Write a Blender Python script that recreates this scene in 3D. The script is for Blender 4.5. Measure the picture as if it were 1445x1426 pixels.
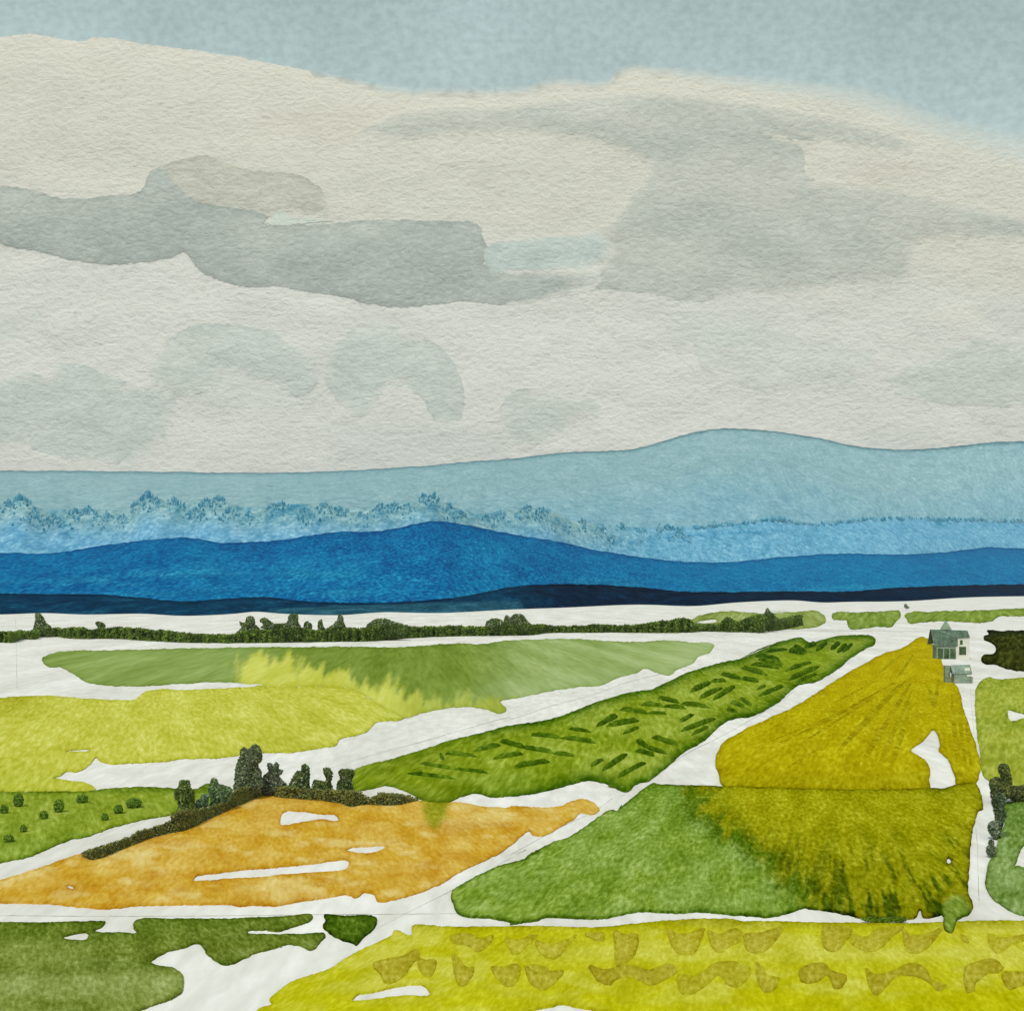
import bpy, math, random
import numpy as np
from mathutils import Vector
from mathutils.geometry import delaunay_2d_cdt

for o in list(bpy.data.objects):
    bpy.data.objects.remove(o)
SC = bpy.context.scene
COL = SC.collection
R = math.radians

# ------------------------------------------------------------------ camera
# a viewpoint 60 m above a flat farm plain, looking level along +Y
H, F, CX, Y0 = 60.0, 1985.0, 722.5, 826.0      # eye height, focal length / horizon in photo pixels
cam = bpy.data.cameras.new('camera')
camo = bpy.data.objects.new('camera', cam)
COL.objects.link(camo)
camo.location = (0, 0, H)
camo.rotation_euler = (R(90), 0, 0)
cam.sensor_fit = 'HORIZONTAL'
cam.angle_x = 2 * math.atan(CX / F)
cam.shift_y = (Y0 - 713.0) / 1445.0
cam.clip_start = 1.0
cam.clip_end = 200000
SC.camera = camo

# ------------------------------------------------------------------ world, sun, exposure
SUN_ELEV, SUN_AZ = 50.0, -24.0       # azimuth measured from straight behind the camera, towards its left
world = bpy.data.worlds.new('World')
SC.world = world
world.use_nodes = True
wn = world.node_tree
for n in list(wn.nodes):
    wn.nodes.remove(n)
def nd(tree, t, **kw):
    n = tree.nodes.new(t)
    for k, v in kw.items():
        setattr(n, k, v)
    return n
w_out = nd(wn, 'ShaderNodeOutputWorld')
w_bg = nd(wn, 'ShaderNodeBackground')
w_sky = nd(wn, 'ShaderNodeTexSky', sky_type='NISHITA', sun_disc=False)
w_sky.sun_elevation = R(SUN_ELEV)
w_sky.sun_rotation = R(180 + SUN_AZ)
w_sky.altitude = 100
w_sky.air_density = 1.0
w_sky.dust_density = 1.5
w_bg.inputs['Strength'].default_value = 0.15
w_tc = nd(wn, 'ShaderNodeTexCoord')
w_hsv = nd(wn, 'ShaderNodeHueSaturation')
w_hsv.inputs['Saturation'].default_value = 0.54
w_hsv.inputs['Hue'].default_value = 0.462
w_hsv.inputs['Value'].default_value = 1.38
w_map = nd(wn, 'ShaderNodeMapping')
w_map.inputs['Scale'].default_value = (190, 190, 260)
w_n = nd(wn, 'ShaderNodeTexNoise')
w_n.inputs['Scale'].default_value = 1.0
w_n.inputs['Detail'].default_value = 3.0
w_n2 = nd(wn, 'ShaderNodeTexNoise')
w_n2.inputs['Scale'].default_value = 7.0
w_n2.inputs['Detail'].default_value = 4.0
w_mr = nd(wn, 'ShaderNodeMapRange')
for k, v in (('From Min', .3), ('From Max', .7), ('To Min', .90), ('To Max', 1.09)):
    w_mr.inputs[k].default_value = v
w_mr2 = nd(wn, 'ShaderNodeMapRange')
for k, v in (('From Min', .3), ('From Max', .7), ('To Min', .92), ('To Max', 1.08)):
    w_mr2.inputs[k].default_value = v
w_mul = nd(wn, 'ShaderNodeMath', operation='MULTIPLY')
w_vm = nd(wn, 'ShaderNodeVectorMath', operation='SCALE')
L = wn.links.new
L(w_tc.outputs['Generated'], w_map.inputs['Vector'])
L(w_map.outputs['Vector'], w_n.inputs['Vector'])
L(w_tc.outputs['Generated'], w_n2.inputs['Vector'])
L(w_n.outputs['Fac'], w_mr.inputs['Value'])
L(w_n2.outputs['Fac'], w_mr2.inputs['Value'])
L(w_mr.outputs['Result'], w_mul.inputs[0])
L(w_mr2.outputs['Result'], w_mul.inputs[1])
L(w_sky.outputs['Color'], w_hsv.inputs['Color'])
w_tint = nd(wn, 'ShaderNodeVectorMath', operation='MULTIPLY')
w_tint.inputs[1].default_value = (1.0, 1.0, 0.86)
L(w_hsv.outputs['Color'], w_tint.inputs[0])
L(w_tint.outputs[0], w_vm.inputs[0])
L(w_mul.outputs[0], w_vm.inputs['Scale'])
L(w_vm.outputs[0], w_bg.inputs['Color'])
L(w_bg.outputs['Background'], w_out.inputs['Surface'])

sun = bpy.data.lights.new('sun', 'SUN')
sun.energy = 3.0
sun.angle = R(0.6)
sun.color = (1.0, 0.965, 0.91)
suno = bpy.data.objects.new('sun', sun)
COL.objects.link(suno)
_az, _el = R(SUN_AZ), R(SUN_ELEV)
to_sun = Vector((math.sin(_az) * math.cos(_el), -math.cos(_az) * math.cos(_el), math.sin(_el)))
suno.rotation_euler = (-to_sun).to_track_quat('-Z', 'Y').to_euler()
suno.location = (0, -50, 200)

SC.view_settings.view_transform = 'Standard'
SC.view_settings.look = 'None'
SC.view_settings.gamma = 1.0
SC.view_settings.exposure = -0.4
SC.view_settings.use_curve_mapping = False
SC.cycles.max_bounces = 5
SC.cycles.transparent_max_bounces = 24

# ------------------------------------------------------------------ helpers
rng = np.random.default_rng(7)
random.seed(7)

def lin(h, k=1.0):
    h = h.lstrip('#')
    c = np.array([int(h[i:i + 2], 16) / 255 for i in (0, 2, 4)])
    return np.where(c <= .04045, c / 12.92, ((c + .055) / 1.055) ** 2.4) * k

def gpt(px, py, z=0.0):
    """photo pixel -> point on the plane at height z"""
    d = (H - z) * F / (py - Y0)
    return ((px - CX) * d / F, d, z + d * 0)

def ppt(px, py, d):
    """photo pixel -> point at distance d"""
    return ((px - CX) * d / F, d, H - (py - Y0) * d / F)

def gdist(py):
    return H * F / (py - Y0)

def vnoise(x, y, seed=0):
    x = np.asarray(x, float); y = np.asarray(y, float)
    xi = np.floor(x); yi = np.floor(y)
    fx = x - xi; fy = y - yi
    fx = fx * fx * (3 - 2 * fx); fy = fy * fy * (3 - 2 * fy)
    def h(a, b):
        v = np.sin(a * 127.1 + b * 311.7 + seed * 74.7) * 43758.5453
        return v - np.floor(v)
    return (h(xi, yi) * (1 - fx) + h(xi + 1, yi) * fx) * (1 - fy) + (h(xi, yi + 1) * (1 - fx) + h(xi + 1, yi + 1) * fx) * fy

def fbm(x, y, seed=0, octv=4):
    t = 0; a = .5; s = 0
    for i in range(octv):
        t = t + a * vnoise(x * 2 ** i, y * 2 ** i, seed + i * 13); s += a; a *= .55
    return t / s

def sstep(a, b, x):
    t = np.clip((x - a) / (b - a), 0, 1)
    return t * t * (3 - 2 * t)

def mixc(c1, c2, w):
    w = np.asarray(w)[..., None]
    return c1 * (1 - w) + c2 * w

# tiles in which outlines were noted: (x0, y0, source px per noted px)
T = {'A': (0, 840), 'B': (360, 840), 'C': (720, 840), 'D': (1045, 840),
     'E': (0, 1126), 'F': (360, 1126), 'G': (720, 1126), 'H': (1045, 1126)}
K4 = 400 / 1445
TS = {k: (v[0], v[1], K4) for k, v in T.items()}
TS['S'] = (0, 0, 1.0)                      # plain source pixels
TS['U'] = (230, 1030, 290 / 1445)          # hedgerow
TS['V'] = (1345, 1060, 100 / 594)          # right-hand hedge
TS['W'] = (1265, 840, 180 / 1445)          # farm buildings

def px(*segs):
    """px('A', [(..)], 'B', [(..)]) -> list of source pixels"""
    out = []
    for t, pts in zip(segs[::2], segs[1::2]):
        x0, y0, k = TS[t]
        out += [(x0 + a * k, y0 + b * k) for a, b in pts]
    return out

def smooth(poly, step, closed=True, jit=0.0, seed=0):
    """centripetal Catmull-Rom through the noted points, resampled, with ragged paper-edge jitter"""
    P = np.array(poly, float)
    keep = [0]
    for i in range(1, len(P)):
        if np.hypot(*(P[i] - P[keep[-1]])) > .6:
            keep.append(i)
    P = P[keep]
    n = len(P)
    out = []
    rngn = n if closed else n - 1
    for i in range(rngn):
        if closed:
            p0, p1, p2, p3 = P[(i - 1) % n], P[i], P[(i + 1) % n], P[(i + 2) % n]
        else:
            p0, p1, p2, p3 = P[max(i - 1, 0)], P[i], P[i + 1], P[min(i + 2, n - 1)]
        d1 = max(np.hypot(*(p1 - p0)), .5) ** .5; d2 = max(np.hypot(*(p2 - p1)), .5) ** .5; d3 = max(np.hypot(*(p3 - p2)), .5) ** .5
        m1 = ((p1 - p0) / d1 - (p2 - p0) / (d1 + d2) + (p2 - p1) / d2) * d2
        m2 = ((p2 - p1) / d2 - (p3 - p1) / (d2 + d3) + (p3 - p2) / d3) * d2
        k = max(1, int(round(np.hypot(*(p2 - p1)) / step)))
        for j in range(k):
            t = j / k
            h00 = 2 * t ** 3 - 3 * t ** 2 + 1; h10 = t ** 3 - 2 * t ** 2 + t
            h01 = -2 * t ** 3 + 3 * t ** 2; h11 = t ** 3 - t ** 2
            out.append(h00 * p1 + h10 * m1 + h01 * p2 + h11 * m2)
    if not closed:
        out.append(P[-1])
    O = np.array(out)
    if jit:
        nx = vnoise(O[:, 0] / 3.1, O[:, 1] / 3.1, seed) - .5 + .6 * (vnoise(O[:, 0] / 9, O[:, 1] / 9, seed + 3) - .5)
        ny = vnoise(O[:, 0] / 3.1, O[:, 1] / 3.1, seed + 5) - .5 + .6 * (vnoise(O[:, 0] / 9, O[:, 1] / 9, seed + 8) - .5)
        O = O + np.stack([nx, ny], 1) * 2 * jit
    return O

def inside(pts, loops):
    x, y = pts[:, 0], pts[:, 1]
    c = np.zeros(len(pts), bool)
    for Lp in loops:
        a = Lp; b = np.roll(Lp, -1, 0)
        for (x1, y1), (x2, y2) in zip(a, b):
            if y1 == y2:
                continue
            m = (y1 > y) != (y2 > y)
            c ^= m & (x < (x2 - x1) * (y - y1) / (y2 - y1) + x1)
    return c

def edist(pts, loops):
    A = np.concatenate(loops); B = np.concatenate([np.roll(l, -1, 0) for l in loops])
    D = B - A; LL = np.maximum((D ** 2).sum(1), 1e-9)
    out = np.empty(len(pts))
    for i in range(0, len(pts), 2000):
        p = pts[i:i + 2000]
        t = np.clip(((p[:, None] - A[None]) * D[None]).sum(2) / LL[None], 0, 1)
        q = A[None] + t[..., None] * D[None] - p[:, None]
        out[i:i + 2000] = np.sqrt((q ** 2).sum(2).min(1))
    return out

def triangulate(loops, step):
    allp = np.concatenate(loops)
    x0, y0 = allp.min(0); x1, y1 = allp.max(0)
    gx = np.arange(x0, x1, step); gy = np.arange(y0, y1, step * .87)
    X, Y = np.meshgrid(gx, gy)
    X = X + (np.arange(len(gy)) % 2)[:, None] * step / 2
    P = np.stack([X.ravel(), Y.ravel()], 1) + rng.uniform(-.22, .22, (X.size, 2)) * step
    P = P[inside(P, loops)]
    if len(P):
        P = P[edist(P, loops) > step * .55]
    verts = [Vector(p) for p in allp] + [Vector(p) for p in P]
    edges = []; o = 0
    for l in loops:
        n = len(l)
        edges += [(o + i, o + (i + 1) % n) for i in range(n)]
        o += n
    r = delaunay_2d_cdt(verts, edges, [], 0, 1e-4)
    V = np.array([tuple(v) for v in r[0]]); Tn = np.array(r[2], dtype=int)
    cen = V[Tn].mean(1)
    Tn = Tn[inside(cen, loops)]
    bnd = [tuple(e) for e in r[1]]
    # boundary edges of the kept triangles
    from collections import Counter
    cnt = Counter(); drn = {}
    for a, b, c in Tn:
        for u, v in ((a, b), (b, c), (c, a)):
            k = (min(u, v), max(u, v)); cnt[k] += 1; drn[k] = (u, v)
    be = [drn[k] for k, n in cnt.items() if n == 1]
    return V, Tn, be

def mesh_obj(name, verts, faces, mat, parent=None, attrs=None, smoothf=False):
    me = bpy.data.meshes.new(name)
    me.from_pydata([tuple(v) for v in verts], [], [tuple(int(i) for i in f) for f in faces])
    for an, (kind, val) in (attrs or {}).items():
        if kind == 'color':
            a = me.attributes.new(an, 'FLOAT_COLOR', 'POINT')
            c = np.ones((len(verts), 4)); c[:, :3] = val
            a.data.foreach_set('color', c.astype(np.float32).ravel())
        else:
            a = me.attributes.new(an, 'FLOAT', 'POINT')
            a.data.foreach_set('value', np.asarray(val, np.float32))
    me.materials.append(mat)
    if smoothf:
        me.polygons.foreach_set('use_smooth', [True] * len(me.polygons))
    me.update()
    o = bpy.data.objects.new(name, me)
    COL.objects.link(o)
    if parent is not None:
        o.parent = parent
    return o

def tag(o, label=None, cat=None, group=None, kind=None):
    if label: o['label'] = label
    if cat: o['category'] = cat
    if group: o['group'] = group
    if kind: o['kind'] = kind
    return o

def empty(name, loc):
    o = bpy.data.objects.new(name, None)
    COL.objects.link(o)
    o.location = loc
    o.empty_display_size = 1
    return o

# ------------------------------------------------------------------ materials
def mat_wash(name, scale, grain=.5, grain2=.25, bump=0.0, bdist=1.0, attr='wash', color=None, alpha=False, rough=.95, coarse=5.0, shear=None):
    """granulated pigment: colour from the mesh attribute (or one colour), grain from noise in object space"""
    m = bpy.data.materials.new(name)
    m.use_nodes = True
    t = m.node_tree
    b = t.nodes['Principled BSDF']
    out = t.nodes['Material Output']
    b.inputs['Roughness'].default_value = rough
    b.inputs['Specular IOR Level'].default_value = 0.0
    tc = nd(t, 'ShaderNodeTexCoord')
    mp = nd(t, 'ShaderNodeMapping')
    mp.inputs['Scale'].default_value = scale
    n1 = nd(t, 'ShaderNodeTexNoise'); n1.inputs['Scale'].default_value = 1.0; n1.inputs['Detail'].default_value = 3.0; n1.inputs['Roughness'].default_value = .58
    n1.inputs['Distortion'].default_value = .25
    n2 = nd(t, 'ShaderNodeTexNoise'); n2.inputs['Scale'].default_value = 1.0 / coarse; n2.inputs['Detail'].default_value = 3.0
    a1 = nd(t, 'ShaderNodeMapRange'); a1.clamp = False
    for k, v in (('From Min', .25), ('From Max', .75), ('To Min', -grain), ('To Max', grain)):
        a1.inputs[k].default_value = v
    a2 = nd(t, 'ShaderNodeMapRange'); a2.clamp = False
    for k, v in (('From Min', .25), ('From Max', .75), ('To Min', 1 - grain2), ('To Max', 1 + grain2)):
        a2.inputs[k].default_value = v
    ad = nd(t, 'ShaderNodeMath', operation='ADD')
    gm = nd(t, 'ShaderNodeGamma')
    l = t.links.new
    if shear is None:
        l(tc.outputs['Object'], mp.inputs['Vector'])
        vec = mp.outputs['Vector']
    else:                      # grain lies along the lie of the field: x - k*y across it, y along it
        d1 = nd(t, 'ShaderNodeVectorMath', operation='DOT_PRODUCT'); d1.inputs[1].default_value = (scale[0], -scale[0] * shear, 0)
        d2 = nd(t, 'ShaderNodeVectorMath', operation='DOT_PRODUCT'); d2.inputs[1].default_value = (0, scale[1], 0)
        cb = nd(t, 'ShaderNodeCombineXYZ')
        l(tc.outputs['Object'], d1.inputs[0]); l(tc.outputs['Object'], d2.inputs[0])
        l(d1.outputs['Value'], cb.inputs[0]); l(d2.outputs['Value'], cb.inputs[1])
        vec = cb.outputs[0]
    l(vec, n1.inputs['Vector']); l(vec, n2.inputs['Vector'])
    l(n1.outputs['Fac'], a1.inputs['Value']); l(n2.outputs['Fac'], a2.inputs['Value'])
    l(a1.outputs['Result'], ad.inputs[0]); l(a2.outputs['Result'], ad.inputs[1])
    l(ad.outputs[0], gm.inputs['Gamma'])
    if color is None:
        at = nd(t, 'ShaderNodeAttribute'); at.attribute_name = attr
        l(at.outputs['Color'], gm.inputs['Color'])
    else:
        gm.inputs['Color'].default_value = (*color, 1)
    l(gm.outputs['Color'], b.inputs['Base Color'])
    if bump:
        bp = nd(t, 'ShaderNodeBump')
        bp.inputs['Strength'].default_value = bump
        bp.inputs['Distance'].default_value = bdist
        l(n1.outputs['Fac'], bp.inputs['Height'])
        l(bp.outputs['Normal'], b.inputs['Normal'])
    if alpha:
        aa = nd(t, 'ShaderNodeAttribute'); aa.attribute_name = 'cover'
        nz = nd(t, 'ShaderNodeMath', operation='MULTIPLY_ADD')   # ragged soft edge
        nz.inputs[1].default_value = .55; nz.inputs[2].default_value = -.275
        sb = nd(t, 'ShaderNodeMath', operation='ADD')
        w = nd(t, 'ShaderNodeMath', operation='MULTIPLY')        # no roughness where fully clear
        cl = nd(t, 'ShaderNodeClamp')
        l(n1.outputs['Fac'], nz.inputs[0])
        l(nz.outputs[0], w.inputs[0]); l(aa.outputs['Fac'], w.inputs[1])
        l(w.outputs[0], sb.inputs[0]); l(aa.outputs['Fac'], sb.inputs[1])
        l(sb.outputs[0], cl.inputs['Value'])
        if alpha == 'alpha':
            l(cl.outputs[0], b.inputs['Alpha'])
        else:
            au = nd(t, 'ShaderNodeAttribute'); au.attribute_name = 'under'
            mx = nd(t, 'ShaderNodeMix', data_type='RGBA')
            l(cl.outputs[0], mx.inputs['Factor'])
            l(au.outputs['Color'], mx.inputs[6]); l(at.outputs['Color'], mx.inputs[7])
            l(mx.outputs[2], gm.inputs['Color'])
    return m

def mat_leaf(name):
    m = bpy.data.materials.new(name)
    m.use_nodes = True
    t = m.node_tree
    b = t.nodes['Principled BSDF']
    b.inputs['Roughness'].default_value = .8
    b.inputs['Specular IOR Level'].default_value = .15
    at = nd(t, 'ShaderNodeAttribute'); at.attribute_name = 'wash'
    t.links.new(at.outputs['Color'], b.inputs['Base Color'])
    return m

LEAF = mat_leaf('foliage')
BARK = mat_wash('bark', (4, 4, 1.5), .4, .2, color=lin('#3a3226'))

def ground_scale(d, pxs=5.0):
    """noise frequency that gives a grain about pxs pixels across at distance d, drawn out along the rows"""
    return (F / (d * pxs), H * F / (d * d * pxs), 1.0)

# ------------------------------------------------------------------ ground
WHITE = lin('#d6d4ce')
gm = mat_wash('chalk_ground', (.25, .05, 1), .35, .35, .25, .25, color=WHITE, coarse=9)
ground = mesh_obj('ground', [(-16000, 60, 0), (16000, 60, 0), (16000, 27000, 0), (-16000, 27000, 0)], [(0, 1, 2, 3)], gm)
tag(ground, 'pale chalk white ground showing between the fields', kind='structure')

# ------------------------------------------------------------------ hills
def interp(tr, x):
    xs = [p[0] for p in tr]; ys = [p[1] for p in tr]
    # smooth the noted line a little
    S = smooth(tr, 4, closed=False)
    o = np.argsort(S[:, 0])
    return np.interp(x, S[o, 0], S[o, 1])

COLS = np.arange(-420, 1870, 4.0)
foot1 = [(-420, 872), (-200, 869), (0, 867), (60, 865), (120, 867), (200, 866), (260, 869), (330, 866), (360, 863), (400, 866), (480, 868), (540, 864), (620, 865), (720, 860), (800, 857), (900, 853), (980, 855), (1040, 850), (1120, 847), (1160, 850), (1200, 849), (1280, 848), (1360, 843), (1445, 841), (1870, 839)]
top1 = [(-420, 846), (-200, 842), (0, 837), (60, 838), (130, 838), (200, 843), (260, 848), (340, 843), (380, 842), (420, 847), (480, 850), (560, 849), (640, 843), (680, 836), (720, 828), (780, 824), (850, 825), (900, 828), (960, 834), (1040, 835), (1100, 834), (1200, 834), (1260, 829), (1340, 826), (1445, 824), (1870, 820)]
top2 = [(-420, 792), (-200, 785), (0, 780), (75, 780), (110, 775), (140, 770), (180, 765), (240, 759), (270, 759), (310, 765), (340, 765), (390, 762), (440, 755), (480, 750), (520, 750), (560, 745), (600, 736), (620, 735), (650, 739), (700, 749), (750, 758), (800, 766), (830, 774), (880, 782), (920, 788), (980, 793), (1030, 793), (1080, 788), (1140, 783), (1200, 781), (1280, 782), (1340, 778), (1390, 772), (1410, 772), (1445, 774), (1650, 770), (1870, 762)]
top3 = [(-420, 715), (-200, 708), (0, 712), (30, 706), (60, 718), (120, 718), (180, 718), (210, 702), (260, 712), (300, 704), (350, 716), (400, 712), (450, 712), (500, 716), (560, 710), (605, 702), (640, 714), (680, 724), (740, 716), (775, 718), (800, 732), (850, 740), (900, 744), (960, 744), (1040, 738), (1090, 732), (1150, 738), (1240, 731), (1320, 731), (1445, 734), (1650, 728), (1870, 735)]
top4 = [(-420, 672), (-200, 667), (0, 664), (200, 665), (360, 667), (480, 664), (600, 657), (640, 653), (720, 647), (800, 638), (880, 635), (905, 631), (940, 621), (980, 610), (1010, 605), (1050, 605), (1090, 608), (1150, 617), (1200, 628), (1240, 633), (1290, 634), (1340, 630), (1400, 624), (1445, 622), (1650, 610), (1870, 622)]

df1 = H * F / (interp(foot1, COLS) - Y0)
# the foot line of the nearest ridge keeps its traced bends; its crest runs behind it
def blur(a, k):
    p = np.pad(a, k, mode='edge')
    return np.convolve(p, np.ones(2 * k + 1) / (2 * k + 1), 'valid')
dc1 = blur(df1, 16) * 1.24
df2 = dc1 * 1.03
dc2 = blur(dc1, 30) * 1.5
df3 = dc2 * 1.02
dc3 = blur(dc2, 40) * 1.28
df4 = dc3 * 1.02
dc4 = np.full_like(dc3, 21500.0)

def ridge(name, df, dc, top, rows, colfn, mat, jag=.5, seed=1, power=.9, label=None):
    yc = interp(top, COLS) + (vnoise(COLS / 5, COLS * 0 + seed, seed) - .5) * 2 * jag
    zc = H - (yc - Y0) * dc / F
    back = 5
    V = []; C = []
    for r in range(rows + back):
        if r < rows:
            t = r / (rows - 1)
            d = df + (dc - df) * t
            z = -3 * (r == 0) + zc * t ** power
            if 0 < r < rows - 1:
                z = z + zc * .05 * np.sin(math.pi * t) * (fbm(COLS / 60, COLS * 0 + t * 5, seed) - .5) * 2
        else:
            t = (r - rows + 1) / back
            d = dc * (1 + .16 * t)
            z = zc * (1 - t ** 1.4) - 5 * (t == 1)
        x = (COLS - CX) * d / F
        py = Y0 + (H - z) * F / d
        V.append(np.stack([x, d, z], 1))
        if r < rows:
            C.append(colfn(COLS, py, np.maximum(py - yc, 0), 1 - r / (rows - 1)))
        else:
            C.append(C[rows - 1])
    V = np.concatenate(V); C = np.concatenate(C)
    n = len(COLS); faces = []
    for r in range(rows + back - 1):
        a = np.arange(n - 1) + r * n
        faces += list(zip(a, a + 1, a + 1 + n, a + n))
    o = mesh_obj(name, V, faces, mat, attrs={'wash': ('color', C)}, smoothf=True)
    tag(o, label, kind='structure')
    return yc, zc

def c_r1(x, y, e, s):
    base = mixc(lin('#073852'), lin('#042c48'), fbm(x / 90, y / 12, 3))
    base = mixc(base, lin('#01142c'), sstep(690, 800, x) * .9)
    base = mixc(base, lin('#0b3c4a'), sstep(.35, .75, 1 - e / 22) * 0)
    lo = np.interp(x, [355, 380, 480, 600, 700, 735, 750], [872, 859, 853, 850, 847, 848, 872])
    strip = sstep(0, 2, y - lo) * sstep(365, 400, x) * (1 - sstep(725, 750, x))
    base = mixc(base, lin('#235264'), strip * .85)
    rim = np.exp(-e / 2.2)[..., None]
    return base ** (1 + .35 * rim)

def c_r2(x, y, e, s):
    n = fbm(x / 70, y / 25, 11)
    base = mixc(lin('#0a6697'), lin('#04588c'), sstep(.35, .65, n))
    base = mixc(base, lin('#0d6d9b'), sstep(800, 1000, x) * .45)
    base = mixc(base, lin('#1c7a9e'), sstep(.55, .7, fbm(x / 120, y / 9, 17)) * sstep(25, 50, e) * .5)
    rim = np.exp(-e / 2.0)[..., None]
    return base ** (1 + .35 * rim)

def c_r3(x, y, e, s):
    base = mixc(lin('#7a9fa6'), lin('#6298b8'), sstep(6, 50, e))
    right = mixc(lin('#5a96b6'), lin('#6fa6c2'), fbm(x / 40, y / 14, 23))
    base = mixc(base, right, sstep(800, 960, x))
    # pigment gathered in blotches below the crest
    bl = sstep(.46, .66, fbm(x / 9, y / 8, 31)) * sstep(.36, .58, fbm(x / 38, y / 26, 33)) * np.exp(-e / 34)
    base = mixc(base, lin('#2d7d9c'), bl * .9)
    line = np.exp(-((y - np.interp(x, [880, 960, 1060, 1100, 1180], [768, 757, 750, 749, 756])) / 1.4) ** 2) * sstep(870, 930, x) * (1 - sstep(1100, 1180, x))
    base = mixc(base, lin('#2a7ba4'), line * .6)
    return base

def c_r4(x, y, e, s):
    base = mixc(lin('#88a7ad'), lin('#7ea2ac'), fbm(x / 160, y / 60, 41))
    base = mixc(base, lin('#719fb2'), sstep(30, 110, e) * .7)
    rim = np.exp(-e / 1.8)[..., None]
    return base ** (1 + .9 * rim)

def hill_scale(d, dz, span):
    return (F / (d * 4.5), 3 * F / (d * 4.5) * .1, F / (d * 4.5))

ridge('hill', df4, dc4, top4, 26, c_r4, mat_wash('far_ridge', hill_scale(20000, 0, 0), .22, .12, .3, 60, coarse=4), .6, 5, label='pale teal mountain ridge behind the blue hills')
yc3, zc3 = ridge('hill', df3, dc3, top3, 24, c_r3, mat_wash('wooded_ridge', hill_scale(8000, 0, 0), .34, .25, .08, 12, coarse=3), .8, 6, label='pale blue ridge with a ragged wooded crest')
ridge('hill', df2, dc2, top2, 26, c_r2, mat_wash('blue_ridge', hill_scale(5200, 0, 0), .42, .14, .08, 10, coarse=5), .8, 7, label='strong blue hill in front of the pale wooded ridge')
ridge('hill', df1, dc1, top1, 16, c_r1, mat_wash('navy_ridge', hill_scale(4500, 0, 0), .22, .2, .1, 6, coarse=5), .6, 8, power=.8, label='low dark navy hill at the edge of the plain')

# wood on the crest of the pale blue ridge: one far mass of small conifers
def far_wood():
    V = []; Fc = []; C = []
    clump = [(12, 700, 10), (28, 692, 12), (48, 716, 16), (75, 722, 14), (105, 714, 14), (125, 711, 14), (150, 719, 14), (175, 722, 10), (195, 700, 10), (207, 688, 9), (220, 698, 8), (246, 697, 12), (275, 712, 12), (292, 699, 10), (309, 694, 9), (325, 712, 10), (350, 720, 10), (385, 706, 8), (397, 702, 8), (430, 713, 8), (458, 704, 10), (480, 709, 10), (510, 718, 12), (535, 706, 12), (556, 703, 10), (575, 706, 8), (597, 692, 6), (612, 691, 7), (632, 706, 8), (650, 716, 8), (690, 720, 10), (705, 716, 8), (745, 709, 12), (765, 712, 10), (785, 728, 8), (798, 736, 6), (822, 728, 5), (848, 736, 6), (862, 750, 6), (878, 732, 5), (905, 742, 8), (930, 740, 6), (960, 743, 10)]
    spots = []
    for cx, cy, w in clump:
        for k in range(int(w * 4.5)):
            x = random.gauss(cx, w * .62)
            spots.append((x, cy + abs(random.gauss(0, 8)) + abs(x - cx) * .7 + 3, random.uniform(.6, 1.15)))
    for k in range(420):
        x = random.uniform(930, 1700)
        spots.append((x, None, random.uniform(.7, 1.5) * (1.5 if vnoise(x / 18, 0, 9) > .72 else 1)))
    for k in range(120):
        x = random.uniform(-400, 0)
        spots.append((x, None, random.uniform(.6, 1.2)))
    for x, y, s in spots:
        yc = np.interp(x, COLS, yc3); dcv = np.interp(x, COLS, dc3); dfv = np.interp(x, COLS, df3)
        zc = np.interp(x, COLS, zc3)
        if y is None:
            y = yc + random.uniform(0, 4)
        # slope point that lies at image row max(y, crest)
        best = None
        for t in np.linspace(1, .5, 26):
            d = dfv + (dcv - dfv) * t; z = zc * t ** .9
            if Y0 + (H - z) * F / d >= y or y <= yc:
                best = (d, z); break
        d, z = best or (dcv, zc)
        yb = Y0 + (H - z) * F / d
        m = d / F
        h = (3.6 * s + max(0, (yb - y)) * .9) * m
        r = random.uniform(1.0, 2.1) * m * s
        X = (x - CX) * d / F
        o = len(V); k = 5
        col = lin('#2a7794') if x < 800 else lin('#36809a')
        wv = random.random() ** 1.6
        col = (col * (1 - wv) + lin('#79a5b2') * wv) * random.uniform(.85, 1.15)
        a0 = random.uniform(0, 6.28)
        for j in range(k):
            a = a0 + j * 2 * math.pi / k
            V.append((X + r * .5 * math.cos(a), d + r * .5 * math.sin(a), z - 2 * m)); C.append(col)
        for j in range(k):
            a = a0 + (j + .5) * 2 * math.pi / k
            V.append((X + r * math.cos(a), d + r * math.sin(a), z + h * .45)); C.append(col)
        V.append((X + random.uniform(-.4, .4) * r, d, z + h)); C.append(col)
        for j in range(k):
            Fc.append((o + j, o + (j + 1) % k, o + k + j))
            Fc.append((o + (j + 1) % k, o + k + (j + 1) % k, o + k + j))
            Fc.append((o + k + j, o + k + (j + 1) % k, o + 2 * k))
    ob = mesh_obj('distant_wood', V, Fc, LEAF, attrs={'wash': ('color', np.array(C))})
    tag(ob, 'far blue wood along the crest of the pale ridge', 'wood', kind='stuff')
far_wood()

# ------------------------------------------------------------------ clouds
def bank_bulge(x, y, e):
    return 160.0 * (1 - np.exp(-e / 55.0)) * (.75 + .5 * fbm(x / 90, y / 45, 51))

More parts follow.
